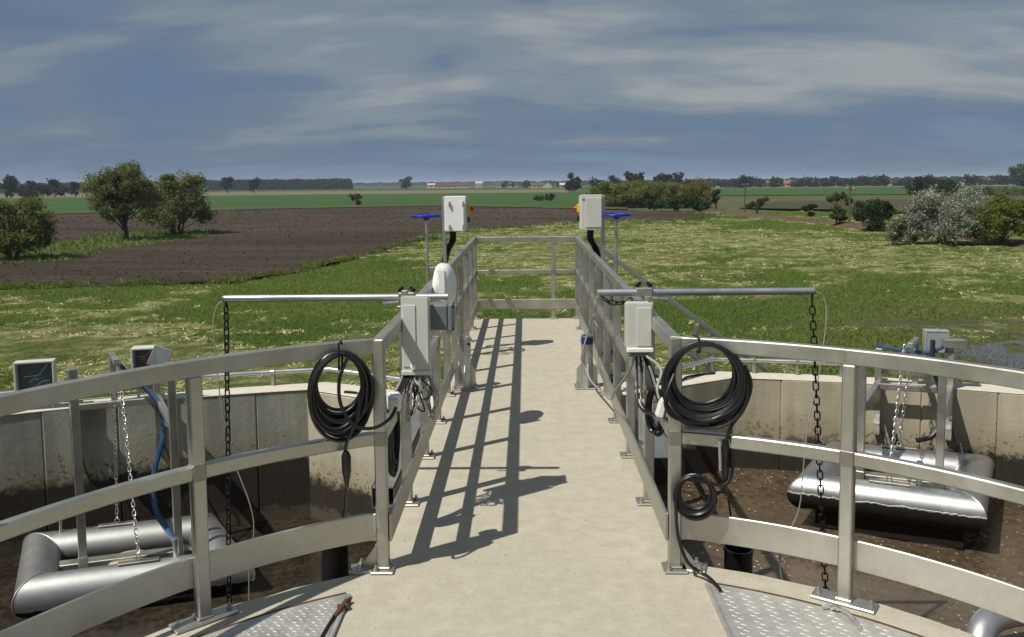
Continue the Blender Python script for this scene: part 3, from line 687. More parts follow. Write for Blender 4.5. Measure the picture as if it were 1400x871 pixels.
# ------------------------------------------------------------------ basin, tower, walkway
CX, CY = .10, 1.52                        # centre of the round platform
LC, LR = V((0, -2, 0)), 9.63              # left wall arc
RC, RR = V((.4, -2, 0)), 9.90             # right wall arc
WT, WB, TH = -.20, -3.34, .27
def arc(c, R, a, z): return V((c.x + R*sin(a), c.y + R*cos(a), z))
def wall(name, label, c, R, s, a0, a1, n, corner, inner, mat):
    t = world_thing(name, label, 'wall', tuple(arc(c, R, s*(a0+a1)/2, WB)))
    # panels between formwork joints, each its own piece, a few millimetres out of line
    r = random.Random(int(R*100))
    for i in range(n):
        b0, b1 = a0+(a1-a0)*i/n, a0+(a1-a0)*(i+1)/n; g = .005/R; m = MB(); P = []; Q = []
        off = r.uniform(-.004, .004)
        for kx in range(6):
            a = s*(b0+g+(b1-b0-2*g)*kx/5); P.append(arc(c, R+off, a, 0).xy); Q.append(arc(c, R+TH, a, 0).xy)
        poly = [tuple(p) for p in P] + [tuple(p) for p in reversed(Q)]
        m.prism(poly, WB, WT-.012); part(m, 'panel', mat, t, bev=.006)
    m = MB(); P = [arc(c, R+.010, s*(a0+(a1-a0)*kx/60), 0).xy for kx in range(61)]; Q = [arc(c, R+TH-.005, s*(a0+(a1-a0)*kx/60), 0).xy for kx in range(61)]
    m.prism([tuple(p) for p in P]+[tuple(p) for p in reversed(Q)], WB+.1, WT-.02); part(m, 'joint_core', mat, t)
    m = MB(); P = [arc(c, R-.004, s*(a0+(a1-a0)*kx/60), 0).xy for kx in range(61)]; Q = [arc(c, R+TH+.006, s*(a0+(a1-a0)*kx/60), 0).xy for kx in range(61)]
    m.prism([tuple(p) for p in P]+[tuple(p) for p in reversed(Q)], WT-.012, WT); part(m, 'wall_top', M_RIM, t, bev=.01)
    return t
la0 = math.asin(2.01/LR); ra0 = math.asin(1.52/RR)
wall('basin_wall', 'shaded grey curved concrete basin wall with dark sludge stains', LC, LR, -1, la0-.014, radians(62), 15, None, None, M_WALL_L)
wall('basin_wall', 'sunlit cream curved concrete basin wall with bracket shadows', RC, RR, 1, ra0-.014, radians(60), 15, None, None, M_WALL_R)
def wedge(label, A, B, out, mat):
    t = world_thing('abutment_wall', label, 'wall', (A[0], A[1], WB))
    P = [A, B, (B[0], B[1]+.46), out]
    m = MB(); m.prism(P, WB, WT-.012); part(m, 'abutment_face', mat, t, bev=.012)
    m = MB(); c = (sum(p[0] for p in P)/4, sum(p[1] for p in P)/4); m.prism([(c[0]+(p[0]-c[0])*1.004, c[1]+(p[1]-c[1])*1.01) for p in P], WT-.012, WT+.002); part(m, 'wall_top', M_RIM, t, bev=.012)
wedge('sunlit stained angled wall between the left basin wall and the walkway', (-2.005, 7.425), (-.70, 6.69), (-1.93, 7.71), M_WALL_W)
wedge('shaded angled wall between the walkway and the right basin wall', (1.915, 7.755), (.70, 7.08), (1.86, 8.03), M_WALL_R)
t = world_thing('support_wall', 'concrete wall carrying the walkway over the basin', 'wall', (0, 5.3, -3.3))
m = MB(); m.box((0, 5.3, -1.78), (1.12, 3.7, 3.08)); part(m, 'wall_body', M_WALL_R, t)
m = MB(); m.box((0, 8.55, -1.78), (1.16, 2.8, 3.08)); part(m, 'pier', M_WALL_R, t)
t = world_thing('central_tower', 'round concrete tower under the platform', 'tower', (CX, CY, -3.3))
m = MB(); m.lathe([(1.94, -3.3), (1.94, -.23)], (CX, CY, 0), 96); part(m, 'tower_shell', M_WALL_R, t)
# walkway slab: round platform with the bridge growing out of it
DE = 2.06; HW = .70; DEND = 10.13
r = random.Random(3); poly = []
aR = math.asin((HW-CX)/DE); aL = math.asin((-HW-CX)/DE)
n = 150
for i in range(n+1):
    a = aR + (2*pi-(aR-aL))*i/n; j = 1 + r.uniform(-.0022, .0018); poly.append((CX+DE*j*sin(a), CY+DE*j*cos(a)))
poly[0] = (HW, CY+DE*cos(aR)); poly[-1] = (-HW, CY+DE*cos(aL))
for i in range(1, 40): poly.append((-HW+r.uniform(-.004, .004), poly[n][1]+(DEND-poly[n][1])*i/40))
poly.append((-HW, DEND)); poly.append((HW, DEND))
for i in range(39, 0, -1): poly.append((HW+r.uniform(-.004, .004), poly[0][1]+(DEND-poly[0][1])*i/40))
poly = poly[::-1]
t = world_thing('walkway', 'pale concrete walkway slab running from the round platform to the end rail', 'walkway', (0, 6, -.22))
m = MB(); m.prism(poly, -.22, 0); part(m, 'slab', M_DECK, t, bev=.008, seg=2)
# liquid in the two basins
def liquid(name, x0, x1, z, mat, c, R, s, seed):
    g = np.random.default_rng(seed); m = MB(); xs = np.linspace(x0, x1, 90); ys = np.linspace(-6, 8.4, 130); vs = []; 
    for y in ys:
        for x in xs: vs.append((x, y, z))
    X_ = np.array(vs); X_[:, 2] += .012*(fbm(X_[:, 0]*4, X_[:, 1]*4, seed, 4)-.5)
    nx_ = len(xs); fs = [(j*nx_+i, j*nx_+i+1, (j+1)*nx_+i+1, (j+1)*nx_+i) for j in range(len(ys)-1) for i in range(nx_-1)
                         if math.hypot(X_[j*nx_+i, 0]-c.x, X_[j*nx_+i, 1]-c.y) < R+.15 and math.hypot(X_[j*nx_+i, 0]-CX, X_[j*nx_+i, 1]-CY) > 1.7]
    m.add([tuple(p) for p in X_], fs, True); return tag(m.build(name, mat, recalc=False), kind='structure')
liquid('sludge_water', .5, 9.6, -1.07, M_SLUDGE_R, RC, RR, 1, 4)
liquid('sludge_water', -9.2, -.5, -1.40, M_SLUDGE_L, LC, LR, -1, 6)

# ------------------------------------------------------------------ railings
TOPZ, MIDZ, TOE0, TOE1 = .97, .575, .125, .245
bolt_mb = MB(); bolt_mb.lathe([(.012, 0), (.012, .008), (.006, .008), (.006, .022), (0.0, .024)], (0, 0, 0), 8)
_b = bolt_mb.build('bolt', M_STEEL); BOLT = _b.data; bpy.data.objects.remove(_b)
def post(parent, x, y, rz, plate=(.11, .11), shift=(0, 0), top=TOPZ-.03):
    m = MB(); M = Matrix.Rotation(rz, 3, 'Z'); m.box((x, y, (top+.012)/2), (.05, .05, top-.012), M); p = part(m, 'post', M_STEEL, parent, bev=.005)
    sx, sy = (M @ V((shift[0], shift[1], 0))).xy
    m = MB(); m.box((x+sx, y+sy, .006), (plate[0], plate[1], .012), M); part(m, 'base_plate', M_STEEL, p, bev=.004)
    for q in (-1, 1):
        d = M @ V((q*(plate[0]/2-.022), (plate[1]/2-.022)*(q if plate[0] == plate[1] else 0), 0))
        o = bpy.data.objects.new('bolt', BOLT); C.objects.link(o); o.parent = p; o.location = (x+sx+d.x, y+sy+d.y, .012)
    m = MB(); m.box((x, y, MIDZ), (.0535, .0535, .066), M); part(m, 'weld_patch', M_WELD, p, bev=.004)
    m = MB(); m.box((x, y, .016), (.064, .064, .010), M); part(m, 'weld_collar', M_STEEL, p, bev=.004)
def railing(s, label, X0, Y0, angs, amax):
    t = world_thing('railing', label, 'railing', (s*.62, 6.5, 0))
    a0 = math.asin((s*X0-CX)/2.0)
    straight = [(s*X0, 10.06-.735*i) for i in range(10)]
    Y0 = straight[-1][1]
    ring = []
    for i in range(1, 61):
        a = a0 + s*(radians(amax))*i/60; ring.append((CX+2.0*sin(a), CY+2.0*cos(a)))
    # keep the join at the corner post continuous
    dy = Y0 - (CY+2.0*cos(a0)); ring = [(x, y+dy*max(0, 1-i/22)) for i, (x, y) in enumerate(ring)]
    path = [(s*X0, 10.06), (s*X0, Y0)] + ring
    if s > 0: path = path
    def lift(p, z): return [(x, y, z) for x, y in p]
    m = MB(); m.sweep(lift([(s*X0, 10.085), (s*X0, Y0)] + ring, TOPZ), .045, .06); part(m, 'handrail', M_STEEL, t, bev=.006)
    for i in range(9):
        (x, y1), (_, y0) = straight[i], straight[i+1]
        m = MB(); m.bar((x, y0+.025, MIDZ), (x, y1-.025, MIDZ), .04, .05); part(m, 'mid_rail', M_STEEL, t, bev=.005)
    m = MB(); m.bar((s*(X0-.033), Y0-.01, (TOE0+TOE1)/2), (s*(X0-.033), 10.03, (TOE0+TOE1)/2), .012, TOE1-TOE0); part(m, 'toe_board', M_STEEL, t, bev=.003)
    m = MB(); m.sweep(lift([((s*X0)+(ring[0][0]-s*X0)*.5, Y0+(ring[0][1]-Y0)*.5)]+ring, MIDZ), .04, .055); part(m, 'curved_mid_rail', M_STEEL, t, bev=.005)
    rg = [(x+(CX-x)*-.012, y+(CY-y)*-.012) for x, y in ring]
    rg = [((s*X0)+(rg[0][0]-s*X0)*.42, Y0+(rg[0][1]-Y0)*.42)] + rg
    m = MB(); m.sweep(lift(rg, (TOE0+TOE1)/2), .014, TOE1-TOE0); part(m, 'curved_toe_board', M_STEEL, t, bev=.003)
    m = MB(); m.box((s*(X0+.085), Y0-.005, .006), (.10, .09, .012), Matrix.Rotation(-s*.3, 3, 'Z')); part(m, 'anchor_plate', M_STEEL, t, bev=.004)
    m = MB(); m.prism([(.02, .012), (.10, .012), (.02, .12)], -.004, .004, Matrix.Rotation(pi/2, 3, 'X') if s > 0 else Matrix.Rotation(pi, 3, 'Z') @ Matrix.Rotation(pi/2, 3, 'X'), (s*X0, Y0, 0)); part(m, 'anchor_gusset', M_STEEL, t)
    for q in (-1, 1): shared('bolt', BOLT, t, Matrix.Translation((s*(X0+.10), Y0-.005+q*.03, .012)))
    for i, (x, y) in enumerate(straight):
        post(t, x, y, 0, (.10, .10), (-s*.012, 0) if i < 9 else (0, -.01), TOPZ-.03 if i < 9 else TOPZ+.029)
    for j in angs:
        a = radians(j); ii = (a-a0)*s/radians(amax)*60-1; x, y = CX+2.0*sin(a), CY+2.0*cos(a)+dy*max(0, 1-ii/22)
        post(t, x, y, -a, (.24, .085), (0, -.01))
    return t
railing(-1, 'left steel railing along the walkway, curving round the platform', .62, 3.43, [-42, -63.4, -85, -106], 98)
railing(1, 'right steel railing along the walkway, curving round the platform', .62, 3.43, [34.6, 53.8, 73, 92, 111], 100)
t = world_thing('end_railing', 'steel railing closing the far end of the walkway', 'railing', (0, 10.08, 0))
for nm, z, h, wd, yo in (('handrail', TOPZ, .06, .045, 0), ('mid_rail', MIDZ, .05, .04, 0), ('toe_board', (TOE0+TOE1)/2, TOE1-TOE0, .012, -.034)):
    m = MB(); m.bar((-.593, 10.06+yo, z), (.593, 10.06+yo, z), wd, h); part(m, nm, M_STEEL, t, bev=.005)
post(t, .33, 10.06, 0, (.10, .10))

# ------------------------------------------------------------------ tread plates
def tread(label, s, xin):
    t = world_thing('tread_plate', label, 'hatch', (s*1.1, 2.6, .002))
    P = []; rr = 1.885
    for i in range(25):
        y = CY + .2 + (3.34-CY-.2)*i/24; P.append((xin, y))
    a0 = atan2(xin-CX, sqrt(rr*rr-(xin-CX)**2)); a1 = s*radians(80)
    pts = [(CX+rr*sin(a0+(a1-a0)*i/40), CY+rr*cos(a0+(a1-a0)*i/40)) for i in range(41)]
    poly = [(xin, CY+.33)] + pts
    m = MB(); m.prism(poly if s < 0 else poly[::-1], .001, .009); part(m, 'plate', M_PLATE, t, bev=.001)
    m = MB(); px, py = .036, .021; r_ = []
    for i in range(-60, 70):
        for j in range(0, 100):
            x = (i + (j % 2)*.5)*px; y = CY+.36+j*py; d = math.hypot(x-CX, y-CY)
            if s*(x-xin) < .02 or d > rr-.02 or s*x < 0: continue
            if y < 2.3: continue
            a = radians(28) if (i+j) % 2 else radians(-28); c_, s_ = cos(a), sin(a); L, W = .0125, .0034
            b = len(m.v); q = [(-L, 0), (0, -W), (L, 0), (0, W)]
            m.v += [(x+u*c_-v*s_, y+u*s_+v*c_, .0088) for u, v in q] + [(x+(u*c_-v*s_)*.6, y+(u*s_+v*c_)*.6, .0108) for u, v in q]
            m.f += [(b+4, b+5, b+6, b+7)] + [(b+z, b+(z+1) % 4, b+4+(z+1) % 4, b+4+z) for z in range(4)]; m.sm += [False]*5
    o = part(m, 'tread_pattern', M_PLATE, t, recalc=False); o['kind'] = 'stuff'
    m = MB(); m.bar((xin-s*.012, CY+.5, .008), (xin-s*.012, pts[0][1]-.01, .008), .016, .014); part(m, 'frame_edge', M_PLATE, t, bev=.002)
    m = MB(); m.sweep([(CX+(rr+.010)*sin(a0+(a1-a0)*i/40), CY+(rr+.010)*cos(a0+(a1-a0)*i/40), .0035) for i in range(41)], .012, .009); part(m, 'rim_edge', M_RUST, t)
    return t
tl = tread('steel tread plate with a rusty hinge beside the left corner post', -1, -.73)
tr_ = tread('steel tread plate with a lifting hook beside the right corner post', 1, .735)
m = MB(); m.tube([(-.735, 3.02, .014), (-.72, 3.08, .022), (-.715, 3.13, .020), (-.705, 3.15, .016)], .010, 7); m.tube([(-.74, 3.09, .016), (-.70, 3.10, .016)], .012, 7); part(m, 'hinge', M_RUST, tl)
m = MB(); m.tube([(-.755, 2.80, .014), (-.745, 2.95, .014), (-.735, 3.05, .014)], .006, 6); part(m, 'hinge_rod', M_BLACKC, tl)
m = MB(); m.tube([(1.15, 3.075, .016), (1.165, 3.06, .03), (1.19, 3.02, .03), (1.20, 2.97, .024), (1.205, 2.93, .014)], .008, 7)
m.tube([(1.12, 3.085, .016), (1.15, 3.085, .022), (1.18, 3.07, .016)], .010, 6); part(m, 'lifting_hook', M_ZINC, tr_)

# ------------------------------------------------------------------ chains
def link_mesh(name, L, W, wr, mat):
    m = MB(); h = L/2-W/2; P = []
    for i in range(7): a = pi*i/6; P.append((W/2*cos(a), 0, h+W/2*sin(a)))
    for i in range(7): a = pi+pi*i/6; P.append((W/2*cos(a), 0, -h+W/2*sin(a)))
    m.tube(P, wr, 5, closed=True); o = m.build(name, mat); me = o.data; bpy.data.objects.remove(o); return me
LINK_B = link_mesh('link', .052, .026, .0042, M_BLACKC); LINK_Z = link_mesh('link', .044, .022, .0036, M_ZINC)
def chain(label, pts, mesh, pitch, group=None, name='chain'):
    P = [V(p) for p in pts]; t = world_thing(name, label, 'chain', tuple(P[-1]), group)
    # walk along the polyline
    seg = [(P[i], P[i+1]) for i in range(len(P)-1)]; tot = sum((b-a).length for a, b in seg); n = int(tot/pitch); k = 0
    for i in range(n):
        s = (i+.5)*pitch; 
        for a, b in seg:
            L = (b-a).length
            if s <= L: break
            s -= L
        p = a.lerp(b, min(1, s/L)); d = (b-a).normalized(); q = d.to_track_quat('Z', 'Y').to_matrix()
        M = (q @ Matrix.Rotation((i % 2)*pi/2 + .35 + .12*sin(i*1.7), 3, 'Z')).to_4x4(); M.translation = p
        shared('link', mesh, t, M)
    return t
def sag(a, b, d, n=14):
    a, b = V(a), V(b); return [a.lerp(b, i/n) - V((0, 0, d*4*(i/n)*(1-i/n))) for i in range(n+1)]
def spl(pts, n=8):
    P = [V(p) for p in pts]; out = []
    for i in range(len(P)-1):
        p0 = P[max(0, i-1)]; p1 = P[i]; p2 = P[i+1]; p3 = P[min(len(P)-1, i+2)]
        for k_ in range(n):
            t_ = k_/n; out.append(.5*((2*p1)+(p2-p0)*t_+(2*p0-5*p1+4*p2-p3)*t_*t_+(3*p1-p0-3*p2+p3)*t_**3))
    out.append(P[-1]); return out

# ------------------------------------------------------------------ booms
def boom(label, xin, xout, y, z, s, mat):
    t = world_thing('hoist_boom', label, 'boom', (s*.62, y, 1.0))
    m = MB(); m.tube([(xin, y, z), (xout, y, z)], .0185, 16); part(m, 'boom_tube', mat, t)
    m = MB(); m.tube([(xout-s*.004, y, z), (xout+s*.005, y, z)], .0192, 16); part(m, 'end_cap', M_DARKBOX, t)
    m = MB(); m.box((s*.62, y, 1.008), (.10, .075, .016)); m.box((s*.62, y, z+.004), (.085, .055, .045)); cl = part(m, 'clamp', M_STEEL, t, bev=.004)
    for dx in (-.03, .03):
        m = MB(); m.tube([(s*.62+dx, y+.0, z+.02), (s*.62+dx, y+.0, z+.04)], .005, 6); m.box((s*.62+dx, y, z+.043), (.036, .014, .014), Matrix.Rotation(dx*20, 3, 'Y')); m.lathe([(.008, 0), (.012, .004), (.012, .012), (.007, .016)], (s*.62+dx, y, z+.032), 8)
        part(m, 'clamp_knob', M_BLACK, cl)
    m = MB(); m.tube([(s*.66, y-.03, 1.035), (s*.74, y-.035, 1.030)], .007, 7); part(m, 'clamp_bolt', M_ZINC, cl)
    m = MB(); m.tube([(xout-s*.008, y, z-.018), (xout-s*.008, y, z-.045)], .006, 6); part(m, 'eye', M_BLACKC, t)
boom('bright steel boom tube clamped across the left railing', -.405, -1.575, 4.3, 1.057, -1, M_GALV)
boom('grey steel boom tube clamped across the right railing', .375, 1.51, 4.38, 1.062, 1, m_steel('dull_zinc_pipe', (.40, .42, .45), .5))
chain('black chain hanging from the end of the left boom', [(-1.567, 4.3, 1.02), (-1.585, 4.3, .3), (-1.605, 4.3, -.30), (-1.63, 4.3, -1.37)], LINK_B, .0405)
chain('black chain hanging from the end of the right boom', [(1.502, 4.38, 1.02), (1.545, 4.38, .35), (1.588, 4.38, -.30), (1.64, 4.38, -1.04)], LINK_B, .0405)
chain('short black chain looped under the inner end of the right boom', sag((.40, 4.37, 1.036), (.565, 4.37, 1.036), .03, 8), LINK_B, .0405)
def rope(label, pts, r_, mat, name='cable', cat='cable', n=8, group=None):
    P = spl(pts, n); m = MB(); m.tube(P, r_, 7); o = m.build(name, mat); return tag(o, label, cat, group)
rope('thin pale wire looping down beside the left boom chain', [(-1.572, 4.295, 1.05), (-1.61, 4.29, 1.02), (-1.635, 4.29, .93), (-1.63, 4.29, .78), (-1.61, 4.29, .5), (-1.575, 4.3, .3), (-1.555, 4.3, .18), (-1.48, 4.3, -.05), (-1.465, 4.3, -.2), (-1.50, 4.3, -.45), (-1.52, 4.3, -1.38)], .0032, M_WIRE, 'wire_rope', 'wire')
rope('thin pale wire hanging beside the right boom chain', [(1.51, 4.37, 1.06), (1.56, 4.37, 1.03), (1.575, 4.37, .9), (1.54, 4.37, .6), (1.49, 4.37, .35), (1.47, 4.37, .1), (1.45, 4.37, -.12), (1.37, 4.36, -.30), (1.355, 4.36, -.45), (1.42, 4.36, -.75), (1.44, 4.37, -1.05)], .0032, M_WIRE, 'wire_rope', 'wire')

# ------------------------------------------------------------------ control boxes
def rbox(c, d, rz=0, extra=None):
    m = MB(); m.box(c, d, Matrix.Rotation(rz, 3, 'Z')); return m
t = world_thing('control_box', 'tall light grey control box in front of the left railing', 'box', (-.535, 4.02, .7))
part(rbox((-.535, 4.03, .905), (.125, .10, .36)), 'housing', M_GREYBOX, t, bev=.008, seg=2)
part(rbox((-.535, 3.972, .915), (.135, .022, .385)), 'lid', M_GREYBOX, t, bev=.006, seg=2)
part(rbox((-.563, 3.959, .915), (.062, .006, .30)), 'raised_panel', M_GREYBOX, t, bev=.002)
part(rbox((-.535, 3.966, .735), (.14, .03, .022)), 'bottom_lip', M_GREYBOX, t, bev=.003)
m = MB(); m.lathe([(.015, 0), (.015, .012), (.010, .018)], (-.545, 3.958, .765), 12, Matrix.Rotation(pi/2, 3, 'X')); part(m, 'lock', M_WHITE, t)
for dx in (-.03, 0, .03):
    m = MB(); m.lathe([(.011, 0), (.011, .03), (.008, .04)], (-.535+dx, 4.03, .725), 10, Matrix.Rotation(pi, 3, 'X')); part(m, 'cable_gland', M_DARKBOX, t)
part(rbox((-.60, 4.09, .9), (.03, .03, .44)), 'mounting_bracket', M_STEEL, t, bev=.003)
t = world_thing('junction_box', 'slate grey junction box behind the tall control box', 'box', (-.43, 4.12, .9))
part(rbox((-.445, 4.12, .985), (.115, .11, .125)), 'housing', M_DARKBOX, t, bev=.006)
part(rbox((-.373, 4.12, .985), (.025, .125, .135)), 'lid', M_DARKBOX, t, bev=.006)
for z in (.93, 1.04):
    m = MB(); m.box((-.365, 4.065, z), (.02, .014, .014)); part(m, 'lid_screw', M_BLACK, t, bev=.002)
m = MB(); m.bar((-.47, 4.16, .90), (-.615, 4.16, .90), .02, .004); part(m, 'mounting_bracket', M_STEEL, t)
t = world_thing('control_box', 'light grey door box on the right railing near the corner post', 'box', (.54, 4.02, .82))
part(rbox((.543, 4.03, .945), (.12, .11, .225)), 'housing', M_GREYBOX, t, bev=.007, seg=2)
part(rbox((.543, 3.967, .950), (.125, .022, .235)), 'lid', M_GREYBOX, t, bev=.005, seg=2)
part(rbox((.562, 3.954, .952), (.070, .006, .185)), 'raised_panel', M_GREYBOX, t, bev=.002)
part(rbox((.543, 3.960, .840), (.127, .03, .020)), 'bottom_lip', M_WHITE, t, bev=.003)
part(rbox((.543, 4.04, .815), (.10, .08, .035)), 'gland_plate', M_DARKBOX, t, bev=.003)
part(rbox((.60, 4.10, .93), (.03, .04, .3)), 'mounting_bracket', M_STEEL, t, bev=.003)
def far_box(label, s, x0, x1, back):
    y = 7.95; t = world_thing('control_cabinet', label, 'cabinet', (s*.70, y+.05, 0)); xc = (x0+x1)/2
    part(rbox((xc, y+.06, 1.36), (x1-x0, .14, .325)), 'housing', M_GREYBOX, t, bev=.008, seg=2)
    part(rbox((xc, y-.022, 1.36), (x1-x0-.02, .025, .335)), 'door', M_WHITE if back else M_GREYBOX, t, bev=.005)
    if back:
        for dx, dz in ((-.06, .10), (.07, .10), (-.06, -.12), (.07, -.12)): part(rbox((xc+dx, y-.045, 1.36+dz), (.018, .03, .045)), 'hinge_lug', M_GREYBOX, t, bev=.004)
        part(rbox((xc+.078, y-.045, 1.36), (.010, .014, .22)), 'hinge_rod', M_GREYBOX, t)
    else:
        part(rbox((xc+.02, y-.038, 1.36), (.15, .008, .28)), 'door_panel', M_GREYBOX, t, bev=.002)
        part(rbox((xc-.075, y-.036, 1.485), (.022, .006, .014)), 'nameplate', M_DARKBOX, t)
    # isolator switch on the walkway side
    xs_ = x1 if s < 0 else x0; sg = 1 if s < 0 else -1
    part(rbox((xs_+sg*.012, y+.05, 1.40), (.024, .06, .075)), 'switch_plate', M_YELLOW, t, bev=.004)
    m = MB(); m.lathe([(.02, 0), (.02, .02), (.012, .03)], (xs_+sg*.024, y+.05, 1.40), 12, Matrix.Rotation(sg*pi/2, 3, 'Y')); m.box((xs_+sg*.048, y+.05, 1.40), (.02, .012, .045)); part(m, 'switch_knob', M_RED, t)
    part(rbox((xs_+sg*.01, y+.05, 1.30), (.02, .04, .05)), 'cable_entry', M_BLACK, t)
    xp = x0-.004 if s < 0 else x1+.004
    part(rbox((xp, y+.05, .77), (.035, .05, 1.5)), 'stand_post', M_GALV, t, bev=.004)
    part(rbox((xp+.0, y+.05, .012), (.09, .10, .014)), 'base_plate', M_STEEL, t, bev=.003)
    for q_ in range(3):
        m = MB(); xo = xc+s*.02*q_+(-.02); m.tube(spl([(xo, y+.08, 1.20), (xo-s*.0, y+.09, 1.10), (xo+s*.06, y+.12, .98), (xo+s*.09, y+.13, .78), (s*.70, y+.14, .50), (s*.70, y+.1, .10)]), .012, 6); part(m, 'cable', M_BLACK, t)
far_box('grey cabinet with bare hinged back on a stand at the left railing', -1, -.775, -.555, True)
far_box('grey cabinet with panelled door and yellow switch at the right railing', 1, .515, .735, False)
# white domed disc on the left railing
t = world_thing('domed_housing', 'white domed plastic disc on the left railing behind the boom', 'housing', (-.53, 5.4, .8))
M_ = Matrix.Rotation(radians(-12), 3, 'Z') @ Matrix.Rotation(pi/2, 3, 'Y')
m = MB(); m.lathe([(.150, -.030), (.155, -.02), (.155, .0)], (-.535, 5.40, .975), 32, M_); part(m, 'back_shell', M_WHITE, t)
m = MB(); m.lathe([(.153, 0), (.150, .018), (.125, .045), (.085, .062), (.04, .070), (0, .072)], (-.535, 5.40, .975), 32, M_); part(m, 'dome', M_WHITE, t)
part(rbox((-.585, 5.40, .94), (.05, .03, .10)), 'bracket', M_STEEL, t, bev=.003)
part(rbox((-.535, 5.265, 1.0), (.06, .03, .22)), 'front_cover', M_WHITE, t, bev=.012, seg=2)
# gate valves with blue handwheels
def valve(label, x, y, zt, s):
    t = world_thing('handwheel_valve', label, 'valve', (x, y, -.2))
    m = MB(); m.tube([(x+.135*cos(2*pi*i/36), y+.135*sin(2*pi*i/36), zt) for i in range(36)], .0125, 8, closed=True); hw_ = part(m, 'handwheel', M_BLUE, t)
    for i in range(5):
        a = 2*pi*i/5+.3; m = MB(); m.tube([(x+.02*cos(a), y+.02*sin(a), zt-.012), (x+.13*cos(a), y+.13*sin(a), zt)], [.012, .009], 7); part(m, 'spoke', M_BLUE, hw_)
    m = MB(); m.lathe([(.026, -.04), (.030, -.01), (.024, .012), (.012, .016)], (x, y, zt), 14); part(m, 'hub', M_BLUE, hw_)
    m = MB(); m.tube([(x, y, zt-.03), (x, y, -.18)], .0145, 12); part(m, 'stem', M_GALV, t)
    m = MB(); m.tube([(x, y, .62), (x, y, -.19)], .026, 12); part(m, 'stem_guide', M_STEEL, t)
    m = MB(); m.bar((x-s*.02, y, .86), (s*.645, y, .86), .03, .045); part(m, 'guide_arm', M_STEEL, t, bev=.003)
    m = MB(); m.lathe([(.07, 0), (.07, .012)], (x, y, -.20), 16); part(m, 'foot_flange', M_STEEL, t)
valve('blue handwheel valve stem left of the walkway', -.905, 7.62, 1.355, -1); valve('blue handwheel valve stem right of the walkway', .862, 7.95, 1.335, 1)
for s_, yy in ((-1, 7.62), (1, 7.95)):
    t = world_thing('gate_frame', ('left' if s_ < 0 else 'right')+' steel bracket carrying a valve stem on the wall top', 'bracket', (s_*.88, yy, -.2))
    part(rbox((s_*.80, yy-.0, -.225), (.34, .20, .03)), 'plate', M_STEEL, t, bev=.003)
    part(rbox((s_*.80, yy+.07, -.35), (.30, .03, .22)), 'web', M_STEEL, t, bev=.003)
# short socket posts standing on the slab
def socket(label, x, y, band):
    t = world_thing('socket_post', label, 'bollard', (x, y, 0))
    m = MB(); m.lathe([(.047, .012), (.047, .425), (.040, .425), (.040, .30), (0, .30)], (x, y, 0), 28); part(m, 'tube', M_GALV, t)
    m = MB(); m.lathe([(.0475, .30 if not band else .355), (.0482, .30 if not band else .355), (.0482, .415 if not band else .413), (.0475, .415 if not band else .413)], (x, y, 0), 28); part(m, 'collar', M_NAVY if band else M_GALV, t)
    part(rbox((x, y, .006), (.20, .17, .012)), 'base_plate', M_STEEL, t, bev=.003)
    for a in range(4):
        M = Matrix.Rotation(a*pi/2, 3, 'Z') @ Matrix.Rotation(pi/2, 3, 'X'); m = MB()
        m.prism([(.045, .012), (.085, .012), (.085, .15), (.045, .20)], -.004, .004, M, (x, y, 0)); part(m, 'gusset', M_GALV, t)
    for dx, dy in ((-.08, -.065), (.08, -.065), (.08, .065), (-.08, .065)): shared('bolt', BOLT, t, Matrix.Translation((x+dx, y+dy, .012)))
    if not band:
        m = MB(); m.tube([(x+.03, y-.045, .37), (x+.045, y-.055, .37)], .010, 8); part(m, 'locking_screw', M_BLACKC, t)
socket('plain grey socket post with gussets inside the left railing', -.495, 6.60, False); socket('grey socket post with a blue band inside the right railing', .485, 6.62, True)

# ------------------------------------------------------------------ cable coils and cables
def coil_pts(c, rx, rz_, yaw, turns, seed, spread=.02, thick=.03, drop=0.0):
    r = random.Random(seed); P = []; n = 34
    for k_ in range(turns):
        ex = r.uniform(.74, 1.0) + .03*(k_ % 5 == 0); ez = ex*r.uniform(.97, 1.03); off = r.uniform(-thick, thick); dz = r.uniform(-spread, spread*.3) - (1-ex)*.0; dx = r.uniform(-spread, spread)*.5
        for i in range(n):
            a = pi/2 + 2*pi*i/n
            x = rx*ex*cos(a)+dx*(1-sin(a))/2; z = rz_*ez*sin(a) + rz_*(1-ez)*.8 + dz*(1-sin(a))/2 - (drop if False else 0)
            P.append(V(c) + V((x*cos(yaw), x*sin(yaw), z)) + V((-sin(yaw), cos(yaw), 0))*(off + r.uniform(-.001, .001)))
    # smooth
    Q = P[:]
    for _ in range(2): Q = [Q[0]] + [(Q[i-1]+Q[i]*2+Q[i+1])/4 for i in range(1, len(Q)-1)] + [Q[-1]]
    return Q
def coil(label, c, rx, rz_, yaw, turns, seed, wr, tie=True, spread=.02, thick=.025, tails=()):
    t = world_thing('cable_coil', label, 'cable', (c[0], c[1], c[2]-rz_))
    m = MB(); m.tube(coil_pts(c, rx, rz_, yaw, turns, seed, spread, thick), wr, 7); part(m, 'cable', M_BLACK, t)
    for p in tails: m = MB(); m.tube(spl(p), wr, 7); part(m, 'cable_tail', M_BLACK, t)
    return t
cl_ = coil('large black cable coil tied to the left curved handrail', (-.760, 3.335, .800), .128, .165, .36, 34, 1, .0074, True, .050, .030,
     [[(-.72, 3.30, .95), (-.755, 3.30, .86), (-.75, 3.29, .76), (-.70, 3.28, .68), (-.65, 3.31, .655), (-.61, 3.36, .65), (-.575, 3.42, .665), (-.555, 3.46, .70)],
      [(-.68, 3.33, .80), (-.69, 3.32, .70), (-.735, 3.32, .60), (-.745, 3.33, .55)]])
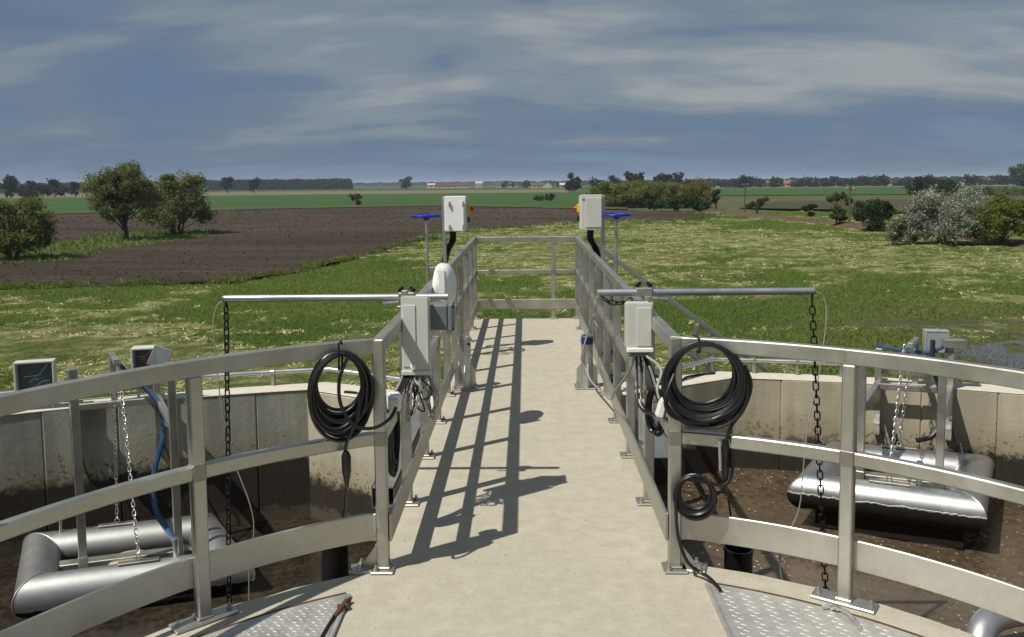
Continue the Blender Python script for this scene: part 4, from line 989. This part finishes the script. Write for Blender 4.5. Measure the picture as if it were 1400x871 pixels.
m = MB(); m.tube([(-.755, 3.30, .965), (-.755, 3.295, .90), (-.755, 3.345, .90), (-.755, 3.38, .97), (-.755, 3.345, 1.01), (-.755, 3.302, 1.005)], .0045, 6, closed=True); part(m, 'cable_tie', M_BLACK, cl_)
m = MB(); m.lathe([(.007, -.13), (.019, -.06), (.020, .0), (.012, .02)], (-.742, 3.325, .535), 10); part(m, 'connector', M_BLACK, cl_)
cr_ = coil('large black cable coil tied to the right curved handrail', (.728, 3.375, .822), .168, .166, -.16, 28, 5, .0072, True, .035, .030,
     [[(.60, 3.36, .86), (.572, 3.34, .80), (.56, 3.33, .74), (.59, 3.34, .69), (.66, 3.35, .665), (.74, 3.35, .655)],
      [(.88, 3.34, .90), (.905, 3.33, .82), (.88, 3.34, .72), (.83, 3.35, .64), (.81, 3.36, .56)], [(.875, 3.34, .86), (.89, 3.335, .78), (.84, 3.35, .67), (.815, 3.36, .58)]])
m = MB(); m.tube([(.70, 3.36, 1.005), (.70, 3.345, .95), (.70, 3.375, .945), (.70, 3.43, .94), (.70, 3.46, 1.0), (.70, 3.42, 1.008)], .0045, 6, closed=True); part(m, 'cable_tie', M_BLACK, cr_)
m = MB(); m.lathe([(.006, -.15), (.017, -.09), (.010, -.04), (.019, .0), (.012, .04)], (.812, 3.36, .545), 10); part(m, 'connector', M_BLACK, cr_)
m = MB(); m.tube([(.79, 3.35, .46), (.785, 3.35, .58)], .006, 6); part(m, 'cable_clip', M_GREYCABLE, cr_)
coil('small black cable coil above the right toe board', (.695, 3.385, .335), .088, .094, -.2, 9, 9, .0075, True, .012, .02,
     [[(.66, 3.36, .42), (.74, 3.35, .41), (.80, 3.34, .40), (.835, 3.35, .44), (.84, 3.36, .52), (.83, 3.36, .60)],
      [(.61, 3.37, .33), (.615, 3.36, .22), (.63, 3.36, .14), (.66, 3.35, .07), (.705, 3.34, .035), (.735, 3.30, .03), (.758, 3.24, .022), (.762, 3.21, .02)]])
coil('narrow black cable hank behind the left corner post', (-.625, 3.78, .46), .042, .17, 1.2, 9, 13, .0068, True, .03, .022)
coil('narrow black cable hank behind the right corner post', (.60, 3.86, .57), .050, .105, -.9, 8, 15, .0068, True, .02, .022)
# hanging sensor lines into the black tubes
rope('thin black line from the left coil connector into the left black tube', [(-.742, 3.325, .41), (-.80, 3.5, .22), (-1.0, 4.2, -.15), (-1.19, 4.96, -.47), (-1.20, 5.0, -1.2)], .0045, M_BLACK, 'sensor_line', 'cable')
rope('thin black line from the right coil connector into the right black tube', [(.812, 3.36, .40), (.87, 3.5, .22), (1.05, 4.2, -.2), (1.28, 4.97, -.55), (1.30, 5.0, -1.0)], .0045, M_BLACK, 'sensor_line', 'cable')
def stub(label, x, y, z0, z1, r_):
    t = world_thing('stilling_tube', label, 'pipe', (x, y, z0))
    m = MB(); m.lathe([(r_, z0), (r_, z1-.02), (r_*1.05, z1-.02), (r_*1.05, z1), (r_*.93, z1), (r_*.90, z1-.04), (r_*.90, z1-.5)], (x, y, 0), 28); part(m, 'tube_wall', M_BLACK, t)
    m = MB(); m.box((x*.9, y+.02, z1-.3), (abs(x)*.16+.2, .04, .04)); part(m, 'bracket_arm', M_STEEL, t)
stub('black plastic tube standing in the left basin', -1.205, 5.0, -1.7, -.49, .084); stub('black plastic tube standing in the right basin', 1.295, 5.0, -1.4, -.61, .085)
# loose wiring round the left control box
t = world_thing('cable_bundle', 'tangle of grey and black cables hanging below the left control box', 'cable', (-.55, 3.95, .4))
r = random.Random(21)
for i in range(15):
    x0 = -.535+r.uniform(-.04, .04); lp = r.uniform(.08, .22); sx = r.uniform(-.10, .09); y0 = 3.95+r.uniform(-.05, .10)
    P = [(x0, 4.02, .72), (x0+sx*.4, y0, .70), (x0+sx, y0-.02, .70-lp*.5), (x0+sx*.8+r.uniform(-.03, .03), y0, .70-lp), (x0+sx*.3, y0+.03, .70-lp*.8), (x0+sx*.1+r.uniform(-.04, .04), y0+.04, .66)]
    m = MB(); m.tube(spl(P, 6), .0042, 5); part(m, 'cable_loop', M_GREYCABLE if i % 4 else M_BLACK, t)
for i in range(4):
    m = MB(); m.tube(spl([(-.60+.012*i, 3.97, .72), (-.62+.01*i, 3.93, .67), (-.66+.012*i, 3.88, .60), (-.665+.014*i, 3.84, .50), (-.66+.01*i, 3.82, .3)], 6), .0055, 6); part(m, 'cable', M_BLACK if i else M_GREYCABLE, t)
t = world_thing('power_socket', 'small white socket box on the left railing post', 'socket', (-.575, 3.5, .66))
part(rbox((-.575, 3.54, .705), (.055, .055, .075), .3), 'housing', M_WHITE, t, bev=.006, seg=2); part(rbox((-.573, 3.505, .70), (.042, .02, .05), .3), 'flap', M_GREYBOX, t, bev=.004)
t = world_thing('cable_connector', 'white cable connector hanging beside the right corner post', 'connector', (.60, 3.6, .6))
m = MB(); m.box((.588, 3.60, .655), (.034, .04, .085), Matrix.Rotation(radians(16), 3, 'Y')); part(m, 'body', M_WHITE, t, bev=.006, seg=2)
m = MB(); m.tube(spl([(.578, 3.60, .695), (.572, 3.62, .74), (.60, 3.68, .79), (.59, 3.72, .82), (.56, 3.85, .83)]), .006, 6); part(m, 'lead', M_WIRE, t)
m = MB(); m.tube(spl([(.598, 3.60, .615), (.605, 3.58, .66), (.60, 3.50, .75), (.60, 3.42, .82)]), .006, 6); part(m, 'cable', M_BLACK, t)
rope('grey cable looping from the right control box towards the banded post', [(.53, 4.04, .80), (.51, 4.15, .68), (.48, 4.5, .50), (.52, 5.1, .30), (.54, 5.9, .14), (.50, 6.42, .10), (.475, 6.55, .16), (.435, 6.57, .24), (.46, 6.56, .36), (.50, 6.56, .50), (.52, 6.4, .62)], .007, M_GREYCABLE)
rope('thin pale wire hanging from the inner end of the right boom', [(.385, 4.37, 1.05), (.37, 4.37, 1.03), (.362, 4.4, .96), (.40, 4.7, .85), (.47, 5.4, .70), (.52, 6.4, .58)], .0035, M_WIRE, 'wire_rope', 'wire')
for i, P in enumerate([[(.555, 4.03, .80), (.555, 3.98, .70), (.545, 3.92, .60), (.57, 3.84, .57), (.62, 3.72, .56), (.66, 3.55, .50), (.67, 3.45, .38)],
                       [(.535, 4.03, .80), (.53, 3.95, .66), (.525, 3.90, .60), (.55, 3.82, .575), (.60, 3.66, .60), (.62, 3.5, .62), (.66, 3.38, .67)],
                       [(.575, 4.03, .80), (.60, 3.95, .72), (.62, 3.84, .62), (.64, 3.72, .57), (.66, 3.6, .50)]]):
    rope(['black cable curving from the right control box to the small coil', 'black cable curving from the right control box to the large coil', 'thick black conduit slanting down behind the right control box'][i], P, .006 if i < 2 else .013, M_BLACK)
# grey ducts beside the slab
t = world_thing('cable_duct', 'pale aluminium cable duct beside the slab under the left railing', 'duct', (-.86, 5.9, -.3))
m = MB(); x0, x1, z0, z1 = -.955, -.815, -.33, -.20
for a, b in (((x0, z0), (x1, z0+.006)), ((x0, z0), (x0+.006, z1)), ((x1-.006, z0), (x1, z1)), ((x0, z1-.006), (x1, z1))):
    m.box(((a[0]+b[0])/2, 5.82, (a[1]+b[1])/2), (b[0]-a[0], 1.75, b[1]-a[1]))
part(m, 'duct_body', M_STEEL, t)
for y in (5.3, 6.4): part(rbox((-.76, y, -.345), (.34, .05, .02)), 'bracket', M_STEEL, t, bev=.003)
t = world_thing('junction_box', 'grey junction box outside the right railing posts', 'box', (.74, 4.75, .05))
part(rbox((.735, 4.78, .20), (.15, .20, .28)), 'housing', M_CABINET, t, bev=.008); part(rbox((.735, 4.78, .348), (.17, .22, .016)), 'lid', M_GREYBOX, t, bev=.004)
part(rbox((.70, 4.78, .03), (.06, .06, .06)), 'foot', M_STEEL, t, bev=.003)

# ------------------------------------------------------------------ pipe along the wall tops
def wall_pipe(label, pts, brs):
    t = world_thing('wall_pipe', label, 'pipe', tuple(pts[len(pts)//2]))
    m = MB(); m.tube(pts, .021, 12); part(m, 'pipe', M_GALV, t)
    for i in brs:
        p = V(pts[i]); part(rbox((p.x, p.y+.01, (p.z+WT)/2-.01), (.03, .05, abs(p.z-WT)+.01)), 'bracket', M_STEEL, t, bev=.003)
        m = MB(); m.tube([(p.x-.018, p.y, p.z), (p.x+.018, p.y, p.z)], .0265, 12); part(m, 'pipe_clip', M_STEEL, t)
LP = [arc(LC, LR+.22, -a, -.075) for a in np.linspace(radians(36), math.asin(1.84/9.85), 26)] + [V((-1.30, 7.36, -.075)), V((-.80, 7.06, -.075))]
RP = [V((.80, 7.32, -.075)), V((1.40, 7.62, -.075))] + [arc(RC, RR+.20, a, -.075) for a in np.linspace(math.asin((1.79-.4)/10.1), radians(16.3), 16)]
wall_pipe('bright steel pipe clipped along the left basin wall top', LP, [6, 12, 17, 22]); wall_pipe('bright steel pipe clipped along the right basin wall top', RP, [2, 6, 10, 14])
rope('black cable lying across the right wall top', [(1.15, 7.45, -.19), (1.3, 7.55, -.188), (1.42, 7.60, -.187), (1.5, 7.75, -.187), (1.65, 7.85, -.187), (1.8, 7.9, -.187)], .010, M_BLACK)
rope('black cable end lying across the left wall top', [(-1.62, 7.26, -.188), (-1.55, 7.24, -.187), (-1.5, 7.22, -.188)], .012, M_BLACK)

# ------------------------------------------------------------------ stair at the far right end
t = world_thing('stair', 'steel stair going down to the right from the walkway end', 'stair', (2.0, 9.8, -3.1))
sl = -.75; x0 = .72
for y in (9.42, 10.06):
    m = MB(); m.bar((x0, y, -.10), (x0+4.0, y, -.10+4.0*sl), .012, .18); part(m, 'stringer', M_STEEL, t)
    m = MB(); m.bar((x0+.05, y, .95), (x0+3.9, y, .95+3.85*sl), .04, .05); part(m, 'handrail', M_STEEL, t, bev=.004)
    m = MB(); m.bar((x0+.05, y, .50), (x0+3.9, y, .50+3.85*sl), .035, .04); part(m, 'mid_rail', M_STEEL, t, bev=.004)
    for k_ in range(4):
        x = x0+.25+1.1*k_; z = -.1+(x-x0)*sl; part(rbox((x, y, z+.52), (.045, .045, 1.0)), 'post', M_STEEL, t, bev=.004)
for k_ in range(15): part(rbox((x0+.15+.255*k_, 9.74, -.10-.19*k_-.09), (.24, .61, .03)), 'tread', M_STEEL, t, bev=.003)

# ------------------------------------------------------------------ floats, guides, brackets
def pontoon(label, cs, z, rad, mat, s):
    t = world_thing('pontoon', label, 'float', (sum(c[0] for c in cs)/4, sum(c[1] for c in cs)/4, z-rad))
    n = 20; rings = []
    K = [V((c[0], c[1], z)) for c in cs]
    for i in range(4):
        p, a, b = K[i], K[i-1], K[(i+1) % 4]; t1 = (p-a).normalized(); t2 = (b-p).normalized(); o1 = V((t1.y, -t1.x, 0)); o2 = V((t2.y, -t2.x, 0)); mo = (o1+o2).normalized(); kk = 1/max(.3, mo.dot(o1))
        rings.append([p + mo*kk*rad*cos(2*pi*j/n) + V((0, 0, rad*sin(2*pi*j/n))) for j in range(n)])
    for i in range(4):
        a, b = rings[i], rings[(i+1) % 4]; m = MB(); m.add(a+b, [(j, (j+1) % n, n+(j+1) % n, n+j) for j in range(n)], True); part(m, 'float_pipe', mat, t, recalc=False)
        # weld bead on the mitre
        m = MB(); m.tube(a, .006, 5, closed=True); part(m, 'weld_seam', mat, t)
    return t, K
zr = -.785; RCN = [(2.22, 6.41), (3.20, 5.98), (3.72, 6.84), (2.72, 7.20)]
ft, K = pontoon('bright steel pipe float frame with black tide stain in the right basin', RCN, zr, .138, M_FLOAT_R, 1)
zl = -1.24; LCN = [(-3.50, 5.66), (-2.26, 6.06), (-2.72, 6.74), (-3.88, 6.38)]
fl, KL = pontoon('dull grey steel pipe float frame in the left basin', LCN, zl, .140, M_FLOAT_L, -1)
def mid(a, b, f): return V(a).lerp(V(b), f)
def float_trim(t, K, z, rad, s):
    for f_, (i, j) in ((.52, (0, 1)), (.46, (3, 2))):
        p = K[i].lerp(K[j], f_); d = (K[j]-K[i]).normalized(); q = p + V((0, 0, rad+.008)); m = MB(); m.bar(q-d*.14, q+d*.14, .055, .016); part(m, 'lifting_bar', M_STEEL, t, bev=.003)
        m = MB(); m.tube([q+V((.018*cos(2*pi*k_/10)*d.x, .018*cos(2*pi*k_/10)*d.y, .03+.018*sin(2*pi*k_/10))) for k_ in range(10)], .005, 5, closed=True); part(m, 'shackle', M_ZINC, t)
    # scum board between the pipes
    c = (K[0]+K[1]+K[2]+K[3])/4; m = MB(); d = (K[1]-K[0]).normalized(); m.lathe([(.02, 0), (.14, -.01), (.16, -.03), (.16, -.09)], (c.x, c.y, z+.03), 24); part(m, 'mixer_hood', M_CLAY, t)
    m = MB(); m.bar(K[0].lerp(K[3], .5)+V((0, 0, .02)), K[1].lerp(K[2], .5)+V((0, 0, .02)), .10, .05); part(m, 'cross_beam', M_STEEL, t, bev=.004)
float_trim(ft, K, zr, .138, 1); float_trim(fl, KL, zl, .140, -1)
for dx in (.12, .24):
    p = KL[3].lerp(KL[2], dx); m = MB(); m.tube([(p.x, p.y, zl+.14), (p.x, p.y, zl+.25)], .012, 8); part(m, 'vent_stub', M_GALV, fl)
m = MB(); m.bar(K[0]+V((.03, -.02, -.195)), K[1]+V((-.02, -.02, -.195)), .012, .15); part(m, 'skirt_plate', M_FLOAT_R, ft)
# thin band of caked sludge under the front pipe
def guide(label, A, B, top, bot, wallc, wallR, s, zc, ov):
    t = world_thing('guide_bracket', label, 'bracket', (A[0], A[1], bot))
    A = V((*A, 0)); B = V((*B, 0)); d = (B-A).normalized(); o = V((*ov, 0)).normalized()        # o points to the wall
    ups = []
    for i, p in enumerate((A, B)):
        m = MB(); m.bar(p+V((0, 0, bot)), p+V((0, 0, top)), .058, .045, o); part(m, 'guide_post', M_STEEL, t, bev=.004)
        m = MB(); m.bar(p+V((0, 0, bot)), p+V((0, 0, bot+.14)), .066, .055, o); part(m, 'post_shoe', M_STEEL, t, bev=.003)
        # wall upright: found where the arm meets the inner wall face
        q = p.copy()
        for _ in range(300):
            if (q.xy-wallc.xy).length > wallR-.035: break
            q = q + o*.005
        ups.append(q)
        m = MB(); m.bar(q+V((0, 0, -.66)), q+V((0, 0, .13)), .055, .045, o); part(m, 'wall_upright', M_STEEL, t, bev=.004)
        m = MB(); m.bar(p+o*.025+V((0, 0, zc)), q-o*.02+V((0, 0, zc)), .05, .05); part(m, 'arm', M_STEEL, t, bev=.004)
        M = Matrix((o, V((0, 0, 1)), o.cross(V((0, 0, 1))))).transposed(); L = (q-p).length
        m = MB(); m.prism([(.03, -.03), (L-.02, -.03), (L-.02, -.24)], -.004, .004, M, p+V((0, 0, zc))+d*.02); part(m, 'gusset', M_STEEL, t)
        m = MB(); m.bar(q-o*.03+V((0, 0, -.55)), q-o*.03+V((0, 0, -.48)), .05, .03, o); part(m, 'anchor_lug', M_ZINC, t)
        m = MB(); m.tube([q-o*.04+d*.02+V((0, 0, -.52)), q-o*.10+d*.13+V((0, 0, -.92))], .006, 5); part(m, 'tie_wire', M_BLACKC, t)
    m = MB(); m.bar(ups[0]-o*.10+V((0, 0, zc-.002)), ups[1]-o*.10+V((0, 0, zc-.002)), .045, .055); part(m, 'cross_beam', M_STEEL, t, bev=.004)
    m = MB(); m.bar(ups[0]+o*.09+V((0, 0, -.08)), ups[1]+o*.09+V((0, 0, -.08)), .05, .06); part(m, 'top_beam', M_STEEL, t, bev=.004)
    for q in ups:
        m = MB(); m.bar(q-o*.0+V((0, 0, -.13)), q+o*.24+V((0, 0, -.13)), .05, .05); part(m, 'clamp_arm', M_STEEL, t, bev=.004)
    return ups, d, o
upL, dL, oL = guide('shaded steel guide bracket fixed to the left basin wall', (-3.30, 5.93), (-2.68, 6.15), .33, -1.22, LC, LR, -1, -.17, (-.52, .90))
upR, dR, oR = guide('steel guide bracket fixed to the sunlit right basin wall', (2.70, 6.66), (3.23, 6.44), .24, -.85, RC, RR, 1, -.19, (.50, .86))
# chains, hoses
pL0 = KL[0].lerp(KL[1], .52); pL1 = KL[3].lerp(KL[2], .46); pR0 = K[0].lerp(K[1], .52); pR1 = K[3].lerp(K[2], .46)
hL = (upL[0]+upL[1])/2; hR = (upR[0]+upR[1])/2
chain('bright zinc chain lifting the front bar of the left float', [hL-oL*.30+V((.02, 0, .22)), V((pL0.x, pL0.y, zl+.20))], LINK_Z, .0345)
chain('dull chain lifting the rear bar of the left float', [hL-oL*.24+V((-.02, 0, .12)), V((pL1.x, pL1.y, zl+.20))], LINK_Z, .0345)
chain('bright zinc chain lifting the front bar of the right float', [hR-oR*.36+V((-.05, 0, .24)), V((pR0.x, pR0.y, zr+.21))], LINK_Z, .0345)
chain('zinc chain lifting the rear bar of the right float', [hR-oR*.24+V((.0, 0, .16)), V((pR1.x, pR1.y, zr+.21))], LINK_Z, .0345)
for lab, h, o_, d_ in (('steel hanger beam over the left float', hL, oL, dL), ('steel hanger beam over the right float', hR, oR, dR)):
    t = world_thing('hanger_beam', lab, 'beam', tuple(h+V((0, 0, -.1))))
    m = MB(); m.bar(h+o_*.16+V((0, 0, .20)), h-o_*.40+V((0, 0, .24)), .045, .045); part(m, 'arm', M_STEEL, t, bev=.004)
    m = MB(); m.bar(h+o_*.13+V((0, 0, -.22)), h+o_*.13+V((0, 0, .215)), .05, .05, o_); part(m, 'stand', M_STEEL, t, bev=.004)
rope('blue hose running down from the left bracket to the float', [hL-oL*.0+V((-.0, 0, .20)), hL-oL*.08+dL*.12+V((0, 0, .05)), hL-oL*.18+dL*.27+V((0, 0, -.10)), hL-oL*.26+dL*.33+V((0, 0, -.18))], .020, M_BLUEHOSE, 'hose', 'hose')
rope('black-blue hose dropping onto the left float', [hL-oL*.26+dL*.33+V((0, 0, -.16)), hL-oL*.30+dL*.335+V((0, 0, -.42)), hL-oL*.33+dL*.25+V((0, 0, -.72)), hL-oL*.38+dL*.24+V((0, 0, -1.02)), V((pL0.x+.22, pL0.y+.13, zl+.24))], .023, M_BLUEHOSE, 'hose', 'hose')
t = world_thing('hose_stub', 'zinc hose tail standing on the left float', 'pipe', (pL0.x+.22, pL0.y+.13, zl+.08)); m = MB(); m.tube([(pL0.x+.22, pL0.y+.13, zl+.06), (pL0.x+.22, pL0.y+.13, zl+.27)], .022, 10); m.tube([(pL0.x+.22, pL0.y+.13, zl+.24), (pL0.x+.22, pL0.y+.13, zl+.265)], .028, 10); part(m, 'stub_pipe', M_ZINC, t)
rope('blue hose lying along the right wall bracket', [hR+oR*.2-dR*.34+V((0, 0, .12)), hR+oR*.1-dR*.1+V((0, 0, .10)), hR-oR*.0+dR*.12+V((0, 0, .12)), hR+oR*.06+dR*.24+V((0, 0, .18))], .016, M_BLUEHOSE, 'hose', 'hose')
rope('black hose hanging from the right bracket to the float', [hR+oR*.02+dR*.14+V((0, 0, .22)), hR-oR*.08+dR*.15+V((0, 0, .08)), hR-oR*.12+dR*.19+V((0, 0, -.10)), hR-oR*.18+dR*.23+V((0, 0, -.2)), hR-oR*.20+dR*.24+V((0, 0, -.42)), hR-oR*.26+dR*.18+V((0, 0, -.56)), hR-oR*.30+dR*.06+V((0, 0, -.60))], .022, M_BLACK, 'hose', 'hose')
t = world_thing('hose_stub', 'zinc hose tail standing on the right float', 'pipe', (pR0.x+.28, pR0.y+.12, zr)); m = MB(); m.tube([(pR0.x+.28, pR0.y+.12, zr+.02), (pR0.x+.28, pR0.y+.12, zr+.27)], .022, 10); part(m, 'stub_pipe', M_ZINC, t)

# weather-worn cabinets on the wall tops
def wall_cabinet(label, c, wd, dp, h, rz, z0, legs, open_=True, lidtilt=None):
    t = thing('wall_cabinet', label, 'cabinet', None, (c[0], c[1], WT), rz)
    m = MB(); T = .016
    for a, b in (((0, 0, h/2-T/2), (wd, dp, T)), ((0, 0, -h/2+T/2), (wd, dp, T)), ((-wd/2+T/2, 0, 0), (T, dp, h-2*T)), ((wd/2-T/2, 0, 0), (T, dp, h-2*T))): m.box((a[0], a[1], a[2]+z0+h/2), b)
    m.build('frame', M_GREYBOX if open_ else M_CABINET, t, bev=.003)
    m = MB(); m.box((0, dp*.28 if open_ else -dp*.4, z0+h/2), (wd-2*T, .012, h-2*T)); bk = m.build('back_panel', M_CABDARK if open_ else M_CABINET, t)
    if open_:
        m = MB(); yy = dp*.28-.012
        for P in ([(-.3, .05), (.05, .06), (.30, .36)], [(-.18, -.12), (-.05, -.02), (.05, -.05)], [(.0, -.22), (.16, -.10), (.34, -.09)]):
            for a, b in zip(P[:-1], P[1:]): m.bar((a[0]*wd, yy, z0+h/2+a[1]*h), (b[0]*wd, yy, z0+h/2+b[1]*h), .006, .006, (0, 1, 0))
        m.build('wiring', M_GREYBOX, bk)
    if lidtilt:
        m = MB(); m.box((0, 0, 0), (wd*.85, .014, h*.9), Matrix.Rotation(lidtilt, 3, 'Y')); o = m.build('open_lid', M_CABINET, t, bev=.003); o.location = (wd*.72, -dp*.45, z0+h*.55)
        m = MB(); m.box((wd*.05, -dp*.1, z0+h*.4), (.022, .03, .03)); m.build('terminal_block', M_RED, t)
    for sx in (-1, 1):
        m = MB(); m.box((sx*legs, 0, z0/2), (.022, .022, z0)); m.build('leg', M_STEEL, t, bev=.002)
wall_cabinet('open-backed grey cabinet on thin legs on the left wall top', (-4.10, 6.80), .30, .10, .30, .33, .11, .12)
wall_cabinet('small grey cabinet with its lid hanging open above the left bracket', (-3.30, 7.06), .19, .14, .20, .25, .27, .06, True, .42)
wall_cabinet('slim pale cabinet standing over the right bracket', (3.66, 7.44), .20, .10, .20, -.2, .30, .06, False)
t = world_thing('float_switch_box', 'dark steel box beside the slim pale cabinet', 'box', (3.60, 7.34, -.1)); part(rbox((3.74, 7.28, .21), (.18, .10, .07), -.2), 'housing', M_STEEL, t, bev=.004); part(rbox((3.74, 7.32, 0), (.04, .04, .40), -.2), 'leg', M_STEEL, t, bev=.003)

# bent pipe beside the tower at the edge of the platform
t = world_thing('bent_pipe', 'thick zinc pipe bending up beside the platform in the right basin', 'pipe', (2.7, 4.6, -1.1))
m = MB(); m.tube(spl([(2.45, 4.45, -1.12), (2.50, 4.50, -.95), (2.62, 4.60, -.86), (2.9, 4.70, -.86), (3.4, 4.75, -.87)], 6), .075, 16); part(m, 'pipe', M_GALV, t)
m = MB(); m.tube([(2.94, 4.705, -.86), (2.97, 4.71, -.86)], .11, 16); part(m, 'flange', M_GALV, t)

# ------------------------------------------------------------------ the air
m = MB(); m.box((0, 2500, 12.8), (13000, 12000, 34.4)); hz = m.build('haze', NT('haze_air').m); tag(hz, 'thin bluish haze in the air over the fields', 'haze', kind='stuff')
hm = hz.data.materials[0]; ht = hm.node_tree; ht.nodes.remove(ht.nodes['Principled BSDF'])
pv = ht.nodes.new('ShaderNodeVolumePrincipled'); pv.inputs['Color'].default_value = (.72, .82, 1, 1); pv.inputs['Density'].default_value = .00016
ht.links.new(pv.outputs[0], ht.nodes['Material Output'].inputs['Volume'])
